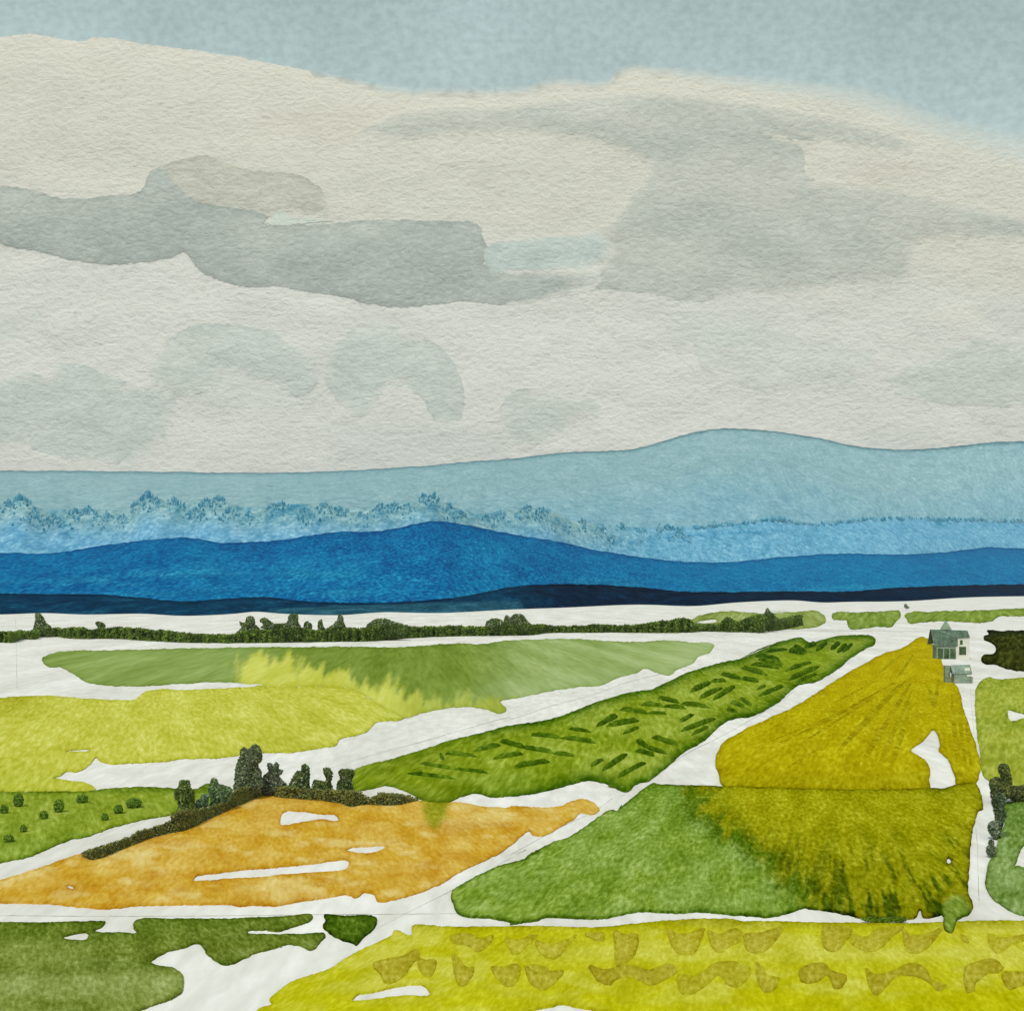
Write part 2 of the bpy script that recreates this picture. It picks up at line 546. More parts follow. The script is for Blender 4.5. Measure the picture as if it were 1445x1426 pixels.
def cloud(label, poly, colfn, layer=None, bulge=160.0, rimw=0.0, soft=0.0, cover=1.0, step=9.0):
    """a solid cloud; layer None is the great bank itself, the others swell out of its face"""
    D = CD
    loops = [smooth(poly, 3, jit=1.5, seed=len(poly))]
    V2, Tn, be = triangulate(loops, step)
    X, Y = V2[:, 0], V2[:, 1]
    e = edist(V2, loops)
    n = len(V2)
    col = colfn(X, Y, e)
    if rimw:
        col = col ** (1 + rimw * np.exp(-e / 3.0)[:, None])
    cov = np.full(n, cover)
    if soft:
        sf = soft(X, Y) if callable(soft) else soft
        sf = sf + 0 * X
        cov = cov * np.where(sf < 3, 1.0, np.clip(e / np.maximum(sf, .5), 0, 1) ** .8)
    attrs = {}
    if layer is None:
        b = bank_bulge(X, Y, e)
        front = np.stack(ppt(X, Y, D - b), 1)
        back = np.stack(ppt(X, Y, D + 400 * (1 - np.exp(-e / 40)) + 6), 1)
        mat = BANK_MAT
    else:
        bb = bank_bulge(X, Y, edist(V2, [BANK_LOOP]))
        b = bb + 1 + (2 + 4 * layer) * np.clip(cov / cover, 0, 1) + bulge * (1 - np.exp(-e / 60.0))
        front = np.stack(ppt(X, Y, D - b), 1)
        back = np.stack(ppt(X, Y, D - bb + 60), 1)
        under = c_bank(X, Y, e)
        attrs['under'] = ('color', np.concatenate([under, under]))
        mat = CLOUD_MAT
    attrs['wash'] = ('color', np.concatenate([col, col]))
    cov_back = np.where(cov >= .98 * cover, cov, 0.0)          # thin fringe is a single skin
    attrs['cover'] = ('f', np.concatenate([cov, cov_back]))
    bi = np.array(sorted({i for ed in be for i in ed})); mp = {b_: k for k, b_ in enumerate(bi)}; nb = len(bi)
    verts = np.concatenate([front, back, front[bi], back[bi]])
    faces = [(a, c, bb_) for a, bb_, c in Tn] + [(a + n, bb_ + n, c + n) for a, bb_, c in Tn]
    faces += [(2 * n + mp[u], 2 * n + mp[v], 2 * n + nb + mp[v], 2 * n + nb + mp[u]) for u, v in be]
    for k_ in attrs:
        kd, vv = attrs[k_]
        vv = np.asarray(vv)
        attrs[k_] = (kd, np.concatenate([vv, vv[:n][bi], vv[:n][bi]]))
    o = mesh_obj('cloud', verts, faces, mat, attrs=attrs, smoothf=True)
    tag(o, label, 'cloud', 'clouds over the plain')
    return o

CD = 30000.0
_s = F / (CD * 8.0)
BANK_MAT = mat_wash('cloud_bank', (_s * .8, _s * .8, _s * 1.25), .09, .07, .6, 55, alpha='alpha', coarse=6)
CLOUD_MAT = mat_wash('cloud', (_s * .8, _s * .8, _s * 1.25), .11, .07, .6, 55, alpha='under', coarse=6)

def c_bank(x, y, e):
    c = mixc(lin('#cfccc3'), lin('#d4d2ce'), sstep(230, 470, y + (x - 700) * -.12))
    c = mixc(c, lin('#cbcdca'), sstep(.45, .7, fbm(x / 170, y / 90, 61)) * sstep(330, 480, y) * .8)
    c = mixc(c, lin('#cfc9bf'), sstep(.5, .7, fbm(x / 240, y / 60, 64)) * (1 - sstep(230, 360, y)) * .6)
    return c
bank = [(-420, 46), (-200, 50), (0, 52), (45, 48), (80, 54), (115, 58), (140, 52), (200, 62), (250, 68), (300, 75), (360, 85), (430, 98), (500, 110), (560, 120), (650, 122), (740, 120), (770, 112), (800, 108), (850, 112), (870, 98), (900, 88), (930, 92), (990, 97), (1060, 105), (1130, 110), (1200, 118), (1260, 132), (1300, 148), (1360, 166), (1445, 184), (1650, 205), (1870, 215), (1870, 715), (-420, 715)]
BANK_LOOP = smooth(bank, 12)
cloud('broad cream cloud bank filling the sky above the mountains', bank, c_bank,
      soft=lambda x, y: np.where(y > 600, .5, np.interp(x, [-400, 430, 470, 560, 900, 1200, 1500], [2, 2, 8, 18, 14, 40, 60])), step=11)

def c_flat(h1, h2, sx=90, sy=40, seed=71):
    a, b = lin(h1), lin(h2)
    return lambda x, y, e: mixc(a, b, sstep(.3, .7, fbm(x / sx, y / sy, seed)))

g1 = [(-420, 240), (-150, 252), (0, 262), (30, 265), (58, 272), (80, 279), (110, 280), (150, 276), (185, 273), (200, 267), (208, 250), (218, 240), (240, 238), (256, 252), (272, 276), (300, 288), (350, 296), (378, 306), (372, 316), (390, 318), (450, 316), (500, 312), (560, 310), (620, 312), (660, 313), (676, 318), (684, 340), (692, 360), (682, 372), (700, 381), (745, 380), (800, 379), (850, 378), (872, 390), (860, 405), (845, 408), (790, 420), (730, 430), (680, 427), (650, 425), (610, 429), (570, 433), (520, 428), (490, 420), (460, 415), (430, 412), (400, 405), (350, 405), (310, 395), (280, 380), (260, 356), (240, 364), (200, 370), (150, 373), (100, 366), (50, 354), (0, 345), (-150, 335), (-420, 325)]
cloud('long slate grey cloud band with a notched lower edge', g1, c_flat('#b1b5b1', '#a7ada9'), 1, 45, rimw=.14,
      soft=lambda x, y: np.interp(x, [-420, 700, 790, 860], [1.2, 1.2, 14, 40]), step=8)
g2 = [(500, 186), (530, 168), (570, 155), (640, 148), (720, 146), (800, 136), (900, 128), (1000, 134), (1100, 150), (1200, 168), (1270, 190), (1300, 214), (1240, 214), (1150, 198), (1085, 196), (1120, 204), (1134, 212), (1140, 248), (1180, 254), (1250, 263), (1350, 282), (1445, 302), (1650, 312), (1870, 320), (1870, 352), (1650, 350), (1445, 342), (1340, 336), (1302, 340), (1292, 352), (1290, 374), (1276, 396), (1200, 402), (1100, 416), (1040, 416), (985, 426), (930, 416), (870, 409), (835, 404), (842, 376), (862, 352), (838, 330), (862, 310), (890, 270), (914, 240), (885, 218), (830, 200), (740, 190), (640, 192), (560, 198)]
cloud('soft warm grey cloud spreading behind the slate band', g2, c_flat('#bebfb9', '#b4b7b1', 120, 50), 0, 45,
      soft=lambda x, y: np.where((y > 395) & (x < 1010), 2.5, np.where((x > 1060) & (x < 1150) & (y > 195) & (y < 256), 2.5, 13)), step=9)
g3 = [(206, 262), (214, 242), (235, 232), (262, 224), (290, 219), (312, 226), (340, 238), (375, 243), (385, 244), (420, 246), (448, 262), (462, 282), (466, 300), (440, 304), (400, 298), (376, 306), (330, 300), (270, 292)]
cloud('small warm grey puff resting on the slate cloud band', g3, c_flat('#bdbbb0', '#b6b5ac', 40, 25), 0.5, 30, rimw=.2, soft=lambda x, y: np.where(y > 280, 10, 1.5), step=6, cover=.8)
b1 = [(682, 352), (700, 342), (760, 334), (810, 330), (842, 322), (862, 332), (872, 352), (850, 374), (800, 382), (740, 384), (692, 382), (684, 370)]
cloud('pale blue gap of thin cloud at the tip of the slate band', b1, c_flat('#bbc4c1', '#b4bebb', 40, 20), 2, 15, soft=lambda x, y: np.interp(x, [680, 800, 870], [2, 6, 25]), step=6)
w1 = [(374, 315), (384, 305), (396, 297), (408, 306), (440, 308), (468, 312), (430, 316), (395, 318)]
cloud('tiny white wisp caught in the slate cloud band', w1, c_flat('#c9cfc8', '#c4cac3'), 1.6, 8, soft=1.5, step=4)
faint = [
    ('faint blue grey wash of cloud low over the flat mountain end', [(-200, 540), (0, 528), (30, 518), (62, 530), (75, 515), (95, 512), (125, 516), (150, 530), (190, 540), (230, 540), (250, 575), (230, 620), (180, 652), (120, 655), (70, 640), (30, 632), (-200, 640)], .62),
    ('faint rounded cloud tinted bluish with a long tail', [(205, 520), (222, 490), (250, 470), (275, 458), (310, 456), (350, 460), (390, 470), (420, 490), (450, 510), (445, 545), (420, 560), (395, 548), (385, 545), (360, 535), (330, 520), (310, 540), (260, 560), (220, 550)], .55),  # blue grey is the cloud's own wash colour
    ('faint arch shaped blue grey cloud with a hard rounded top', [(455, 520), (462, 495), (480, 475), (505, 462), (540, 460), (575, 463), (605, 478), (632, 500), (650, 535), (655, 570), (645, 598), (622, 600), (608, 585), (595, 562), (570, 548), (545, 552), (520, 585), (500, 588), (480, 570), (462, 545)], .62),
    ('faint small round cloud just above the mountain slope', [(706, 590), (708, 570), (720, 555), (750, 548), (790, 552), (840, 560), (850, 580), (810, 600), (792, 618), (770, 630), (740, 636), (720, 622)], .55),
    ('faint bluish cloud streak above the far mountain saddle', [(1240, 540), (1300, 500), (1380, 478), (1480, 470), (1700, 465), (1700, 570), (1480, 575), (1360, 572), (1280, 562)], .5),
    ('thin grey veil of cloud under the soft grey cloud', [(980, 480), (1060, 460), (1180, 470), (1240, 500), (1200, 540), (1120, 560), (1040, 540), (990, 515)], .3),
]
for lab, poly, cv in faint:
    cloud(lab, poly, c_flat('#b6bfbb', '#b0bab6', 60, 30), 0.2, 25, rimw=.12, soft=lambda x, y: np.where(fbm(x / 70, y / 50, 5) > .5, 2.5, 18), cover=cv, step=7)

# ------------------------------------------------------------------ fields
def field(name, label, outline, colfn, h=.3, holes=(), d=None, rim=.3, rimw=2.2, grain=.3, grain2=.2, step=3.2, jit=.75, pxs=6.0, cat='field', parent=None, zoff=0.0, group=None):
    loops = [smooth(outline, 2.6, jit=jit, seed=len(outline))] + [smooth(q, 2.2, jit=jit * .8, seed=len(q) + 3) for q in holes]
    V2, Tn, be = triangulate(loops, step)
    V2[:, 1] = np.maximum(V2[:, 1], Y0 + 12)
    e = edist(V2, loops)
    if d is None:
        d = gdist(np.median(loops[0][:, 1]))
    zt = zoff + h
    top = np.stack(gpt(V2[:, 0], V2[:, 1], zt), 1)
    n = len(V2)
    bi = sorted({i for ed in be for i in ed}); mp = {b: n + k for k, b in enumerate(bi)}
    low = top[bi].copy(); low[:, 2] = zoff - .03 if zoff == 0 else zoff
    col = colfn(V2[:, 0], V2[:, 1], e)
    col = col ** (1 + rim * np.exp(-e / rimw)[:, None])
    faces = [(a, c, b) for a, b, c in Tn] + [(u, mp[u], mp[v], v) for u, v in be]
    sc = ground_scale(d, pxs)
    vis = V2[(V2[:, 0] > -40) & (V2[:, 0] < 1485)]
    m = mat_wash(name + '_crop', sc, grain * 1.15, grain2, .04, .12 * d / 400, coarse=6, shear=(np.median(vis[:, 0]) - CX) / F)
    o = mesh_obj(name, np.concatenate([top, low]), faces, m, parent, attrs={'wash': ('color', np.concatenate([col, col[bi]]))})
    if parent is None:
        tag(o, label, cat, group)
    return o

def c_sage_yellow(x, y):
    """the pale green field bleeding into the yellow one"""
    g = mixc(lin('#82964f'), lin('#90a263'), sstep(650, 800, x))
    g = mixc(g, lin('#6b8028'), sstep(330, 420, x) * (1 - sstep(640, 760, x)) * .8)
    g = mixc(g, lin('#9dad78'), sstep(900, 1000, x) * .6)
    g = mixc(g, lin('#9dae76'), sstep(945, 990, y - (x - 700) * -.1) * sstep(640, 720, x) * .7)
    yb = np.interp(x, [300, 335, 350, 380, 410, 450, 490, 530, 560, 590, 640, 720], [1000, 930, 926, 930, 934, 942, 952, 962, 970, 978, 984, 990])
    fing = (fbm(x / 7 + (y - 920) * .05, y / 40, 77, 3) - .5) * 46 + (fbm(x / 22, y / 25, 78) - .5) * 22
    w = sstep(-9, 9, y - yb + fing) * sstep(318, 345, x + fing * .4)
    yel = mixc(lin('#b6b845'), lin('#c2c45c'), fbm(x / 60, y / 14, 79))
    yel = mixc(yel, lin('#9ca748'), sstep(520, 640, x + fing * .4) * .9)
    return g, yel, w

def c_sage(x, y, e):
    g, yel, w = c_sage_yellow(x, y)
    return mixc(g, yel, w)

sage = px('A', [(215, 320), (275, 293), (350, 282), (600, 278), (900, 270), (1300, 263)], 'B', [(0, 262), (240, 262), (500, 260), (740, 262), (1000, 245), (1180, 245), (1250, 232), (1400, 226)], 'C', [(0, 228), (300, 220), (600, 235), (800, 228), (950, 240), (1010, 240), (1040, 255), (1020, 285), (960, 310), (930, 345), (850, 380), (810, 405), (740, 390), (690, 370), (640, 395), (590, 405), (520, 430), (460, 455), (340, 465), (180, 490), (40, 520)], 'B', [(1250, 540), (1280, 580), (1250, 600), (1180, 580), (1090, 565), (940, 580), (840, 600), (760, 620), (640, 560), (480, 470), (240, 462), (0, 460)], 'A', [(1340, 455), (1200, 443), (1100, 440), (900, 450), (700, 460), (520, 455), (440, 440), (370, 395), (310, 365), (240, 360)])
field('field', 'long sage green field under the far hedge, bleeding into the yellow one', sage, c_sage, rim=.22, grain=.14)

def c_yellow(x, y, e):
    g, yel, w = c_sage_yellow(x, y)
    c = mixc(lin('#b2b23e'), lin('#c0c054'), fbm(x / 70, y / 16, 83))
    c = mixc(c, lin('#a3a32a'), (1 - sstep(20, 120, x)) * (1 - sstep(985, 1030, y)) * .8)
    c = mixc(c, lin('#a8ae38'), sstep(1060, 1110, y) * (1 - sstep(60, 140, x)) * .6)
    return mixc(c, yel, sstep(480, 560, x))
yellow = px('A', [(-500, 540), (-200, 528), (0, 522), (90, 512), (300, 512), (450, 525), (600, 531), (690, 527), (730, 495), (800, 478), (950, 480), (1150, 470), (1340, 462)], 'B', [(0, 462), (240, 464), (480, 472), (640, 562), (760, 622), (720, 635), (620, 645), (570, 690), (520, 710), (430, 730), (410, 760), (320, 775), (200, 795), (40, 800)], 'A', [(1200, 815), (1100, 825), (950, 830), (820, 845), (700, 850), (560, 855), (505, 840), (490, 825), (465, 845), (430, 880), (390, 895), (330, 895), (310, 918), (270, 926), (330, 938), (440, 955), (485, 985), (470, 992), (300, 994), (0, 995), (-500, 1000)])
field('field', 'wide bright lemon yellow field with a pale lower margin', yellow, c_yellow, holes=[px('A', [(325, 795), (370, 786), (440, 781), (462, 782), (440, 792), (380, 793)])], h=.35, rim=.25)

def c_dots(x, y, e):
    c = mixc(lin('#87962a'), lin('#7c902e'), fbm(x / 40, y / 20, 91))
    c = mixc(c, lin('#738a2c'), sstep(1165, 1190, y) * .6)
    return mixc(c, lin('#5f7618'), (1 - sstep(1115, 1122, y)) * .7)
dotted = px('A', [(-500, 1003), (0, 999), (300, 998), (470, 994), (560, 981), (700, 975), (880, 980), (1000, 985), (1050, 958), (1075, 965), (1080, 1060)], 'E', [(1000, 50), (920, 60), (870, 80), (700, 112), (640, 128), (560, 150), (450, 190), (350, 210), (230, 260), (130, 300), (20, 320), (-200, 370), (-500, 430)])
field('field', 'olive green field dotted with small round bushes', dotted, c_dots, h=.3, rim=.35, grain=.26)

def c_diag(x, y, e):
    c = mixc(lin('#798c1a'), lin('#8c9d34'), sstep(.4, .65, fbm(x / 60, y / 25, 95)))
    c = mixc(c, lin('#6f800e'), (1 - sstep(600, 700, x)) * .6)
    c = mixc(c, lin('#6a8212'), sstep(1075, 1110, y) * sstep(640, 720, x) * .7)
    # darker pigment gathered along both long edges
    k = .35 + 1.0 * sstep(560, 800, x)
    rim = np.exp(-e / 7.0) * k * (.7 + .6 * fbm(x / 18, y / 12, 96))
    c = mixc(c, lin('#3d5e06'), np.clip(rim, 0, .93))
    return c
diag = px('B', [(505, 890), (560, 865), (700, 830), (850, 785), (1000, 735), (1150, 700), (1300, 660), (1400, 645)], 'C', [(0, 660), (200, 630), (330, 585), (450, 540), (600, 495), (720, 475), (800, 440), (900, 395), (1060, 345), (1170, 320), (1250, 285), (1350, 245)], 'D', [(0, 322), (120, 260), (250, 222), (310, 215), (350, 238), (430, 220), (500, 205), (600, 200), (660, 203), (690, 225), (680, 250), (640, 270), (560, 320), (500, 370), (440, 410), (380, 440), (300, 455), (250, 490), (200, 535), (130, 580), (60, 615), (0, 622)], 'C', [(1120, 635), (1060, 670), (1000, 730), (880, 800), (800, 870), (740, 920), (700, 945), (640, 960), (600, 1000), (560, 990), (500, 960), (440, 945), (390, 940), (310, 960), (240, 980), (150, 1000), (60, 1015), (0, 1020)], 'B', [(1200, 1025), (1140, 1005), (1060, 1020), (1010, 1040), (985, 1052), (860, 1044), (800, 1010), (730, 980), (660, 965), (600, 980), (505, 986)])
f_diag = field('field', 'long diagonal deep green field marked with short dark crop rows', diag, c_diag, h=.3, rim=.15, d=620)

def c_ochre(x, y, e):
    c = mixc(lin('#c8a448'), lin('#bf962e'), sstep(.35, .65, fbm(x / 38, y / 18, 101)))
    c = mixc(c, lin('#d2b86e'), sstep(.52, .7, fbm(x / 50, y / 14, 104)) * .8)
    c = mixc(c, lin('#b6861c'), sstep(.55, .72, fbm(x / 80, y / 22, 107)) * .55)
    r = np.hypot((x - 614) / 24, (y - 1140) / (30 + 8 * vnoise(x / 4, 0, 3)))
    c = mixc(c, lin('#818a10'), (1 - sstep(.45, 1.0, r + (fbm(x / 6, y / 9, 108) - .5) * .6)) * .85)
    return c
ochre = px('E', [(-500, 520), (-200, 465), (20, 408), (120, 378), (220, 345), (300, 315), (400, 285), (600, 250), (800, 195), (950, 160), (1100, 90), (1200, 45), (1300, 0)], 'B', [(50, 1018), (150, 1030), (300, 1040), (430, 1055), (600, 1062), (760, 1050), (850, 1044), (985, 1052), (1040, 1050), (1150, 1072), (1300, 1076)], 'G', [(0, 38), (150, 45), (250, 40), (320, 10), (380, 5), (430, 25), (455, 55), (435, 75), (400, 80), (350, 75), (330, 100), (250, 145), (190, 180), (150, 192), (115, 185), (95, 165), (75, 175)], 'F', [(1280, 255), (1180, 310), (1050, 370), (950, 430), (830, 480), (720, 510), (640, 525), (620, 520), (610, 490), (560, 478), (510, 505), (480, 490), (350, 505), (220, 525), (100, 545), (0, 540)], 'E', [(1280, 540), (1240, 548), (1180, 540), (900, 540), (700, 545), (530, 560), (400, 550), (260, 535), (30, 530), (-500, 525)])
ochre_holes = [px('F', [(130, 130), (145, 70), (230, 65), (330, 78), (415, 85), (425, 110), (400, 115), (350, 105), (210, 125)]),
               px('F', [(465, 262), (500, 248), (560, 243), (650, 240), (665, 245), (620, 270), (560, 278)]),
               px('E', [(983, 415), (1000, 395), (1110, 378), (1250, 360), (1380, 352)], 'F', [(40, 355), (150, 345), (300, 330), (475, 315), (465, 355), (300, 375), (100, 390)], 'E', [(1380, 395), (1200, 405)]),
               px('E', [(340, 445), (362, 443), (378, 455), (360, 460)])]
field('field', 'warm orange ochre field with white bare strips below the hedgerow', ochre, c_ochre, h=.25, holes=ochre_holes, rim=.3, rimw=2.2, grain=.22)

def c_dkgreen(x, y, e):
    c = mixc(lin('#77843b'), lin('#69772b'), sstep(.35, .65, fbm(x / 70, y / 14, 111)))
    c = mixc(c, lin('#576a1a'), (1 - sstep(1315, 1345, y)) * .7)
    c = mixc(c, lin('#55681a'), np.exp(-((y - 1358) / 12) ** 2) * sstep(60, 190, x) * .6)
    return mixc(c, lin('#87934e'), np.exp(-((y - 1388) / 16) ** 2) * .95)
dkg = px('E', [(-500, 640), (-200, 630), (20, 628), (200, 630), (400, 625), (540, 628), (520, 650), (480, 670), (500, 678), (600, 680), (700, 680), (680, 655), (690, 620), (900, 610), (1100, 612), (1300, 605)], 'F', [(0, 605), (150, 598), (290, 590), (295, 605), (250, 635), (215, 645), (180, 655), (130, 672), (60, 672)], 'E', [(1420, 668), (1260, 674), (1262, 682), (1320, 690)], 'F', [(40, 690), (240, 688), (350, 685), (358, 700), (340, 720), (290, 770), (240, 750), (170, 740), (40, 775)], 'E', [(1440, 750), (1300, 785), (1220, 825), (1150, 845), (1100, 825), (1050, 780), (1020, 740), (990, 735), (950, 755), (850, 780), (770, 830), (790, 845), (880, 860), (925, 890), (935, 940), (925, 985), (880, 1015), (780, 1050), (700, 1084), (600, 1130), (-500, 1180)])
field('field', 'dark moss green field with a ragged white inlet', dkg, c_dkgreen, h=.25, holes=[px('E', [(320, 708), (380, 688), (450, 685), (440, 715), (340, 715)])], rim=.3, grain=.28, d=230)
blob = px('F', [(350, 590), (450, 595), (600, 598), (622, 615), (610, 655), (575, 685), (545, 715), (515, 742), (500, 735), (430, 715), (380, 685), (345, 645), (360, 620)])
field('field', 'small dark green half round plot beside the moss green field', blob, lambda x, y, e: mixc(lin('#536a18'), lin('#40580e'), fbm(x / 14, y / 9, 5)), h=.25, rim=.5)

def c_bottom(x, y, e):
    c = mixc(lin('#b3b01a'), lin('#bdb940'), sstep(.4, .66, fbm(x / 60, y / 16, 121)))
    c = mixc(c, lin('#aca806'), sstep(.5, .7, fbm(x / 110, y / 40, 123)) * .8)
    c = mixc(c, lin('#bcb944'), np.exp(-((y - 1343) / 12) ** 2) * sstep(700, 760, x) * .6)
    c = mixc(c, lin('#908c08'), (1 - sstep(1300, 1316, y)) * .6)
    return mixc(c, lin('#b0ad06'), sstep(1385, 1420, y) * .7)
bot = px('F', [(800, 650), (1000, 652), (1400, 650)], 'G', [(0, 650), (200, 648), (380, 655), (520, 650), (620, 638), (780, 622), (1000, 610), (1150, 615)], 'H', [(0, 622), (220, 625), (400, 630), (650, 632), (830, 635), (1000, 630), (1200, 622), (1445, 620), (2000, 618), (2000, 1180)], 'G', [(700, 1150), (500, 1084), (360, 1065), (265, 1045), (200, 1060), (90, 1084)], 'F', [(1300, 1140), (-60, 1150), (-10, 1095), (30, 1065), (85, 1045), (75, 1020), (110, 985), (180, 935), (260, 905), (370, 870), (450, 820), (560, 760), (650, 720), (700, 690), (710, 670), (750, 680), (785, 697), (800, 690)])
f_bot = field('field', 'acid yellow field in front with ochre scalloped stubble patches', bot, c_bottom, h=.25, holes=[px('F', [(495, 1025), (530, 995), (600, 985), (700, 960), (860, 950), (890, 995), (750, 1003)])], rim=.3, grain=.24, d=230)

def c_olive(x, y, e):
    c = mixc(lin('#aa9d06'), lin('#a0940a'), fbm(x / 30, y / 14, 131))
    c = mixc(c, lin('#ad9a04'), (1 - sstep(920, 1000, y)) * .5)
    return mixc(c, lin('#8c860a'), sstep(1075, 1108, y) * .5)
olive = px('C', [(1420, 580), (1350, 610), (1200, 680), (1090, 745), (1060, 790), (1045, 850), (1060, 900), (1082, 968)], 'D', [(0, 974), (300, 983), (600, 990), (850, 986), (965, 978), (960, 935), (968, 900), (945, 840), (870, 785), (930, 740), (980, 685), (1000, 700), (1015, 760), (1010, 790), (1060, 840), (1090, 920), (1100, 958), (1120, 962), (1160, 952), (1195, 958), (1225, 880), (1210, 800), (1180, 700), (1140, 590), (1120, 500), (1090, 440), (1040, 370), (1010, 300), (960, 225), (920, 212), (880, 230), (830, 265), (740, 290), (650, 335), (500, 420), (350, 520), (200, 605)])
f_olive = field('field', 'mustard yellow triangular field with furrows fanning from its far corner', olive, c_olive, h=.3, rim=.35, grain=.3, d=480)

def c_mixed(x, y, e):
    g = mixc(lin('#7e9640'), lin('#728b2c'), sstep(.35, .65, fbm(x / 34, y / 20, 141)))
    g = mixc(g, lin('#668423'), (1 - sstep(1110, 1170, y)) * .6)
    ol = mixc(lin('#8c8a06'), lin('#969410'), fbm(x / 26, y / 16, 143))
    # boundary of the mustard bloom
    xb = np.interp(y, [1105, 1130, 1170, 1210, 1250, 1290], [955, 975, 1005, 1065, 1110, 1150])
    # feathered streaks that radiate from the far corner
    a = np.arctan2(x - 1180, y - 1020)
    feath = (fbm(a * 26, np.hypot(x - 1180, y - 1020) / 60, 145) - .5) * 90
    w = sstep(-14, 22, x - xb + feath * .6 - np.maximum(0, y - 1235) * .0)
    c = mixc(g, ol, w)
    edge = np.exp(-((x - xb + feath * .75 - 14) / 34) ** 2)
    c = mixc(c, lin('#44600a'), edge * (.35 + .65 * sstep(.35, .6, fbm(x / 16, y / 20, 149))) * .95)
    low = sstep(1145, 1262, y + feath * 1.0) * sstep(-10, 40, x - xb)
    streak = sstep(.46, .62, fbm(a * 34, np.hypot(x - 1180, y - 1020) / 45, 147))
    c = mixc(c, lin('#3b4d04'), low * (.28 + .72 * streak) * .95)
    c = mixc(c, lin('#3b4d04'), np.exp(-((x - 1345) / 14) ** 2 - ((y - 1205) / 45) ** 2) * .7 * streak)
    c = mixc(c, lin('#44540a'), np.exp(-np.hypot((x - 1330) / 20, (y - 1112) / 8)) * .6)
    r = np.hypot((x - 1350) / 25, (y - 1290) / 32)
    c = mixc(c, lin('#7c913a'), (1 - sstep(.7, 1.0, r)) * .9)
    return c
mixed = px('C', [(555, 1084), (620, 1030), (725, 956), (770, 960), (860, 963), (1000, 968), (1100, 970)], 'D', [(0, 972), (300, 981), (600, 988), (850, 984), (965, 978), (1030, 982), (1100, 962), (1160, 952), (1200, 958), (1225, 1010), (1235, 1084)], 'H', [(1215, 60), (1185, 150), (1172, 250), (1165, 380), (1160, 470), (1185, 540), (1170, 580), (1120, 605), (1102, 614), (1096, 650), (1075, 684), (1044, 670), (1032, 640), (1030, 590), (960, 605), (930, 600), (915, 560), (890, 600), (845, 610), (700, 612), (640, 612), (560, 590), (450, 570), (320, 555), (250, 575), (150, 598), (0, 590)], 'G', [(1130, 590), (1060, 580), (950, 572), (850, 578), (660, 572), (560, 590), (480, 605), (300, 605), (200, 600), (110, 620), (0, 635)], 'F', [(1340, 632), (1280, 620), (1200, 605), (1040, 585), (1010, 530), (998, 480), (1030, 450), (1120, 400), (1250, 340), (1370, 310), (1445, 265)], 'G', [(70, 315), (90, 290), (210, 225), (300, 195), (400, 130), (470, 80), (520, 55), (545, 60), (570, 30)])
hole_dot = [(1339 + 3.4 * math.cos(a), 1213.5 + 4.5 * math.sin(a)) for a in np.linspace(0, 2 * math.pi, 9)[:-1]]
f_mixed = field('field', 'grass green field turning mustard and dark on its far half', mixed, c_mixed, h=.36, holes=[hole_dot], rim=.75, rimw=1.8, grain=.34, grain2=.22, step=2.8, d=300)

up = px('D', [(2000, 405), (1445, 418), (1300, 425), (1270, 412), (1230, 430), (1200, 475), (1195, 560), (1205, 700), (1220, 800), (1228, 880), (1245, 925), (1275, 945), (1300, 960), (1400, 985), (1445, 985), (2000, 985)])
field('field', 'light olive field behind the dark hedge on the right of the road', up, lambda x, y, e: mixc(mixc(lin('#919a2e'), lin('#9aa23e'), fbm(x / 20, y / 14, 151)), lin('#80902c'), sstep(.5, .7, fbm(x / 40, y / 20, 152)) * .5), h=.3, holes=[px('D', [(1362, 585), (1400, 590), (1445, 603), (1480, 612), (1440, 625), (1378, 637)])], rim=.25, d=650)
lowr = px('V', [(420, 430), (440, 480), (430, 600), (395, 690), (370, 740), (355, 850), (310, 900), (280, 1000), (270, 1100), (285, 1150), (330, 1220), (420, 1290), (500, 1340), (594, 1370), (800, 1392), (1100, 1400), (1100, 400), (800, 395), (600, 395), (520, 415)])
field('field', 'mid green field beside the road below the dark hedge', lowr, lambda x, y, e: mixc(lin('#657f35'), lin('#7b9250'), sstep(.35, .65, fbm(x / 22, y / 16, 155) + (y - 1200) / 500)), h=.3, holes=[px('V', [(510, 955), (530, 920), (560, 830), (590, 785), (720, 760), (720, 970), (590, 968), (540, 955)])], rim=.35, d=310)
dark = px('D', [(1240, 205), (1265, 200), (1255, 178), (1320, 180), (1445, 176), (2000, 172), (2000, 395), (1445, 385), (1370, 375), (1330, 365), (1300, 350), (1240, 345), (1225, 325), (1240, 300), (1290, 295), (1305, 270), (1290, 250), (1245, 225)])
field('field', 'nearly black brown ploughed field with two rounded ends by the farm', dark, lambda x, y, e: mixc(mixc(lin('#363a0a'), lin('#2b300c'), fbm(x / 18, y / 9, 157)), lin('#1a2208'), (1 - sstep(888, 900, y)) * .8), h=.35, rim=.25, grain=.3)
fn = px('C', [(910, 140), (940, 112), (980, 98), (1100, 80), (1190, 85), (1290, 92), (1360, 90), (1430, 86)], 'D', [(130, 80), (250, 85), (350, 78), (400, 80), (430, 110), (435, 135), (400, 155), (350, 165), (0, 178)], 'C', [(1300, 183), (1000, 178), (920, 176)])
field('field', 'pale green far field behind the end of the long hedge', fn, lambda x, y, e: mixc(lin('#86944c'), lin('#919f58'), fbm(x / 20, y / 8, 161)), h=.6, holes=[px('C', [(945, 140), (965, 130), (1050, 122), (1055, 132), (1030, 138), (960, 142)])], rim=.3, grain=.3)
fo = px('D', [(465, 100), (480, 85), (600, 85), (750, 80), (810, 78), (815, 105), (790, 135), (770, 155), (680, 160), (560, 168), (545, 150), (540, 125), (490, 125), (470, 120)])
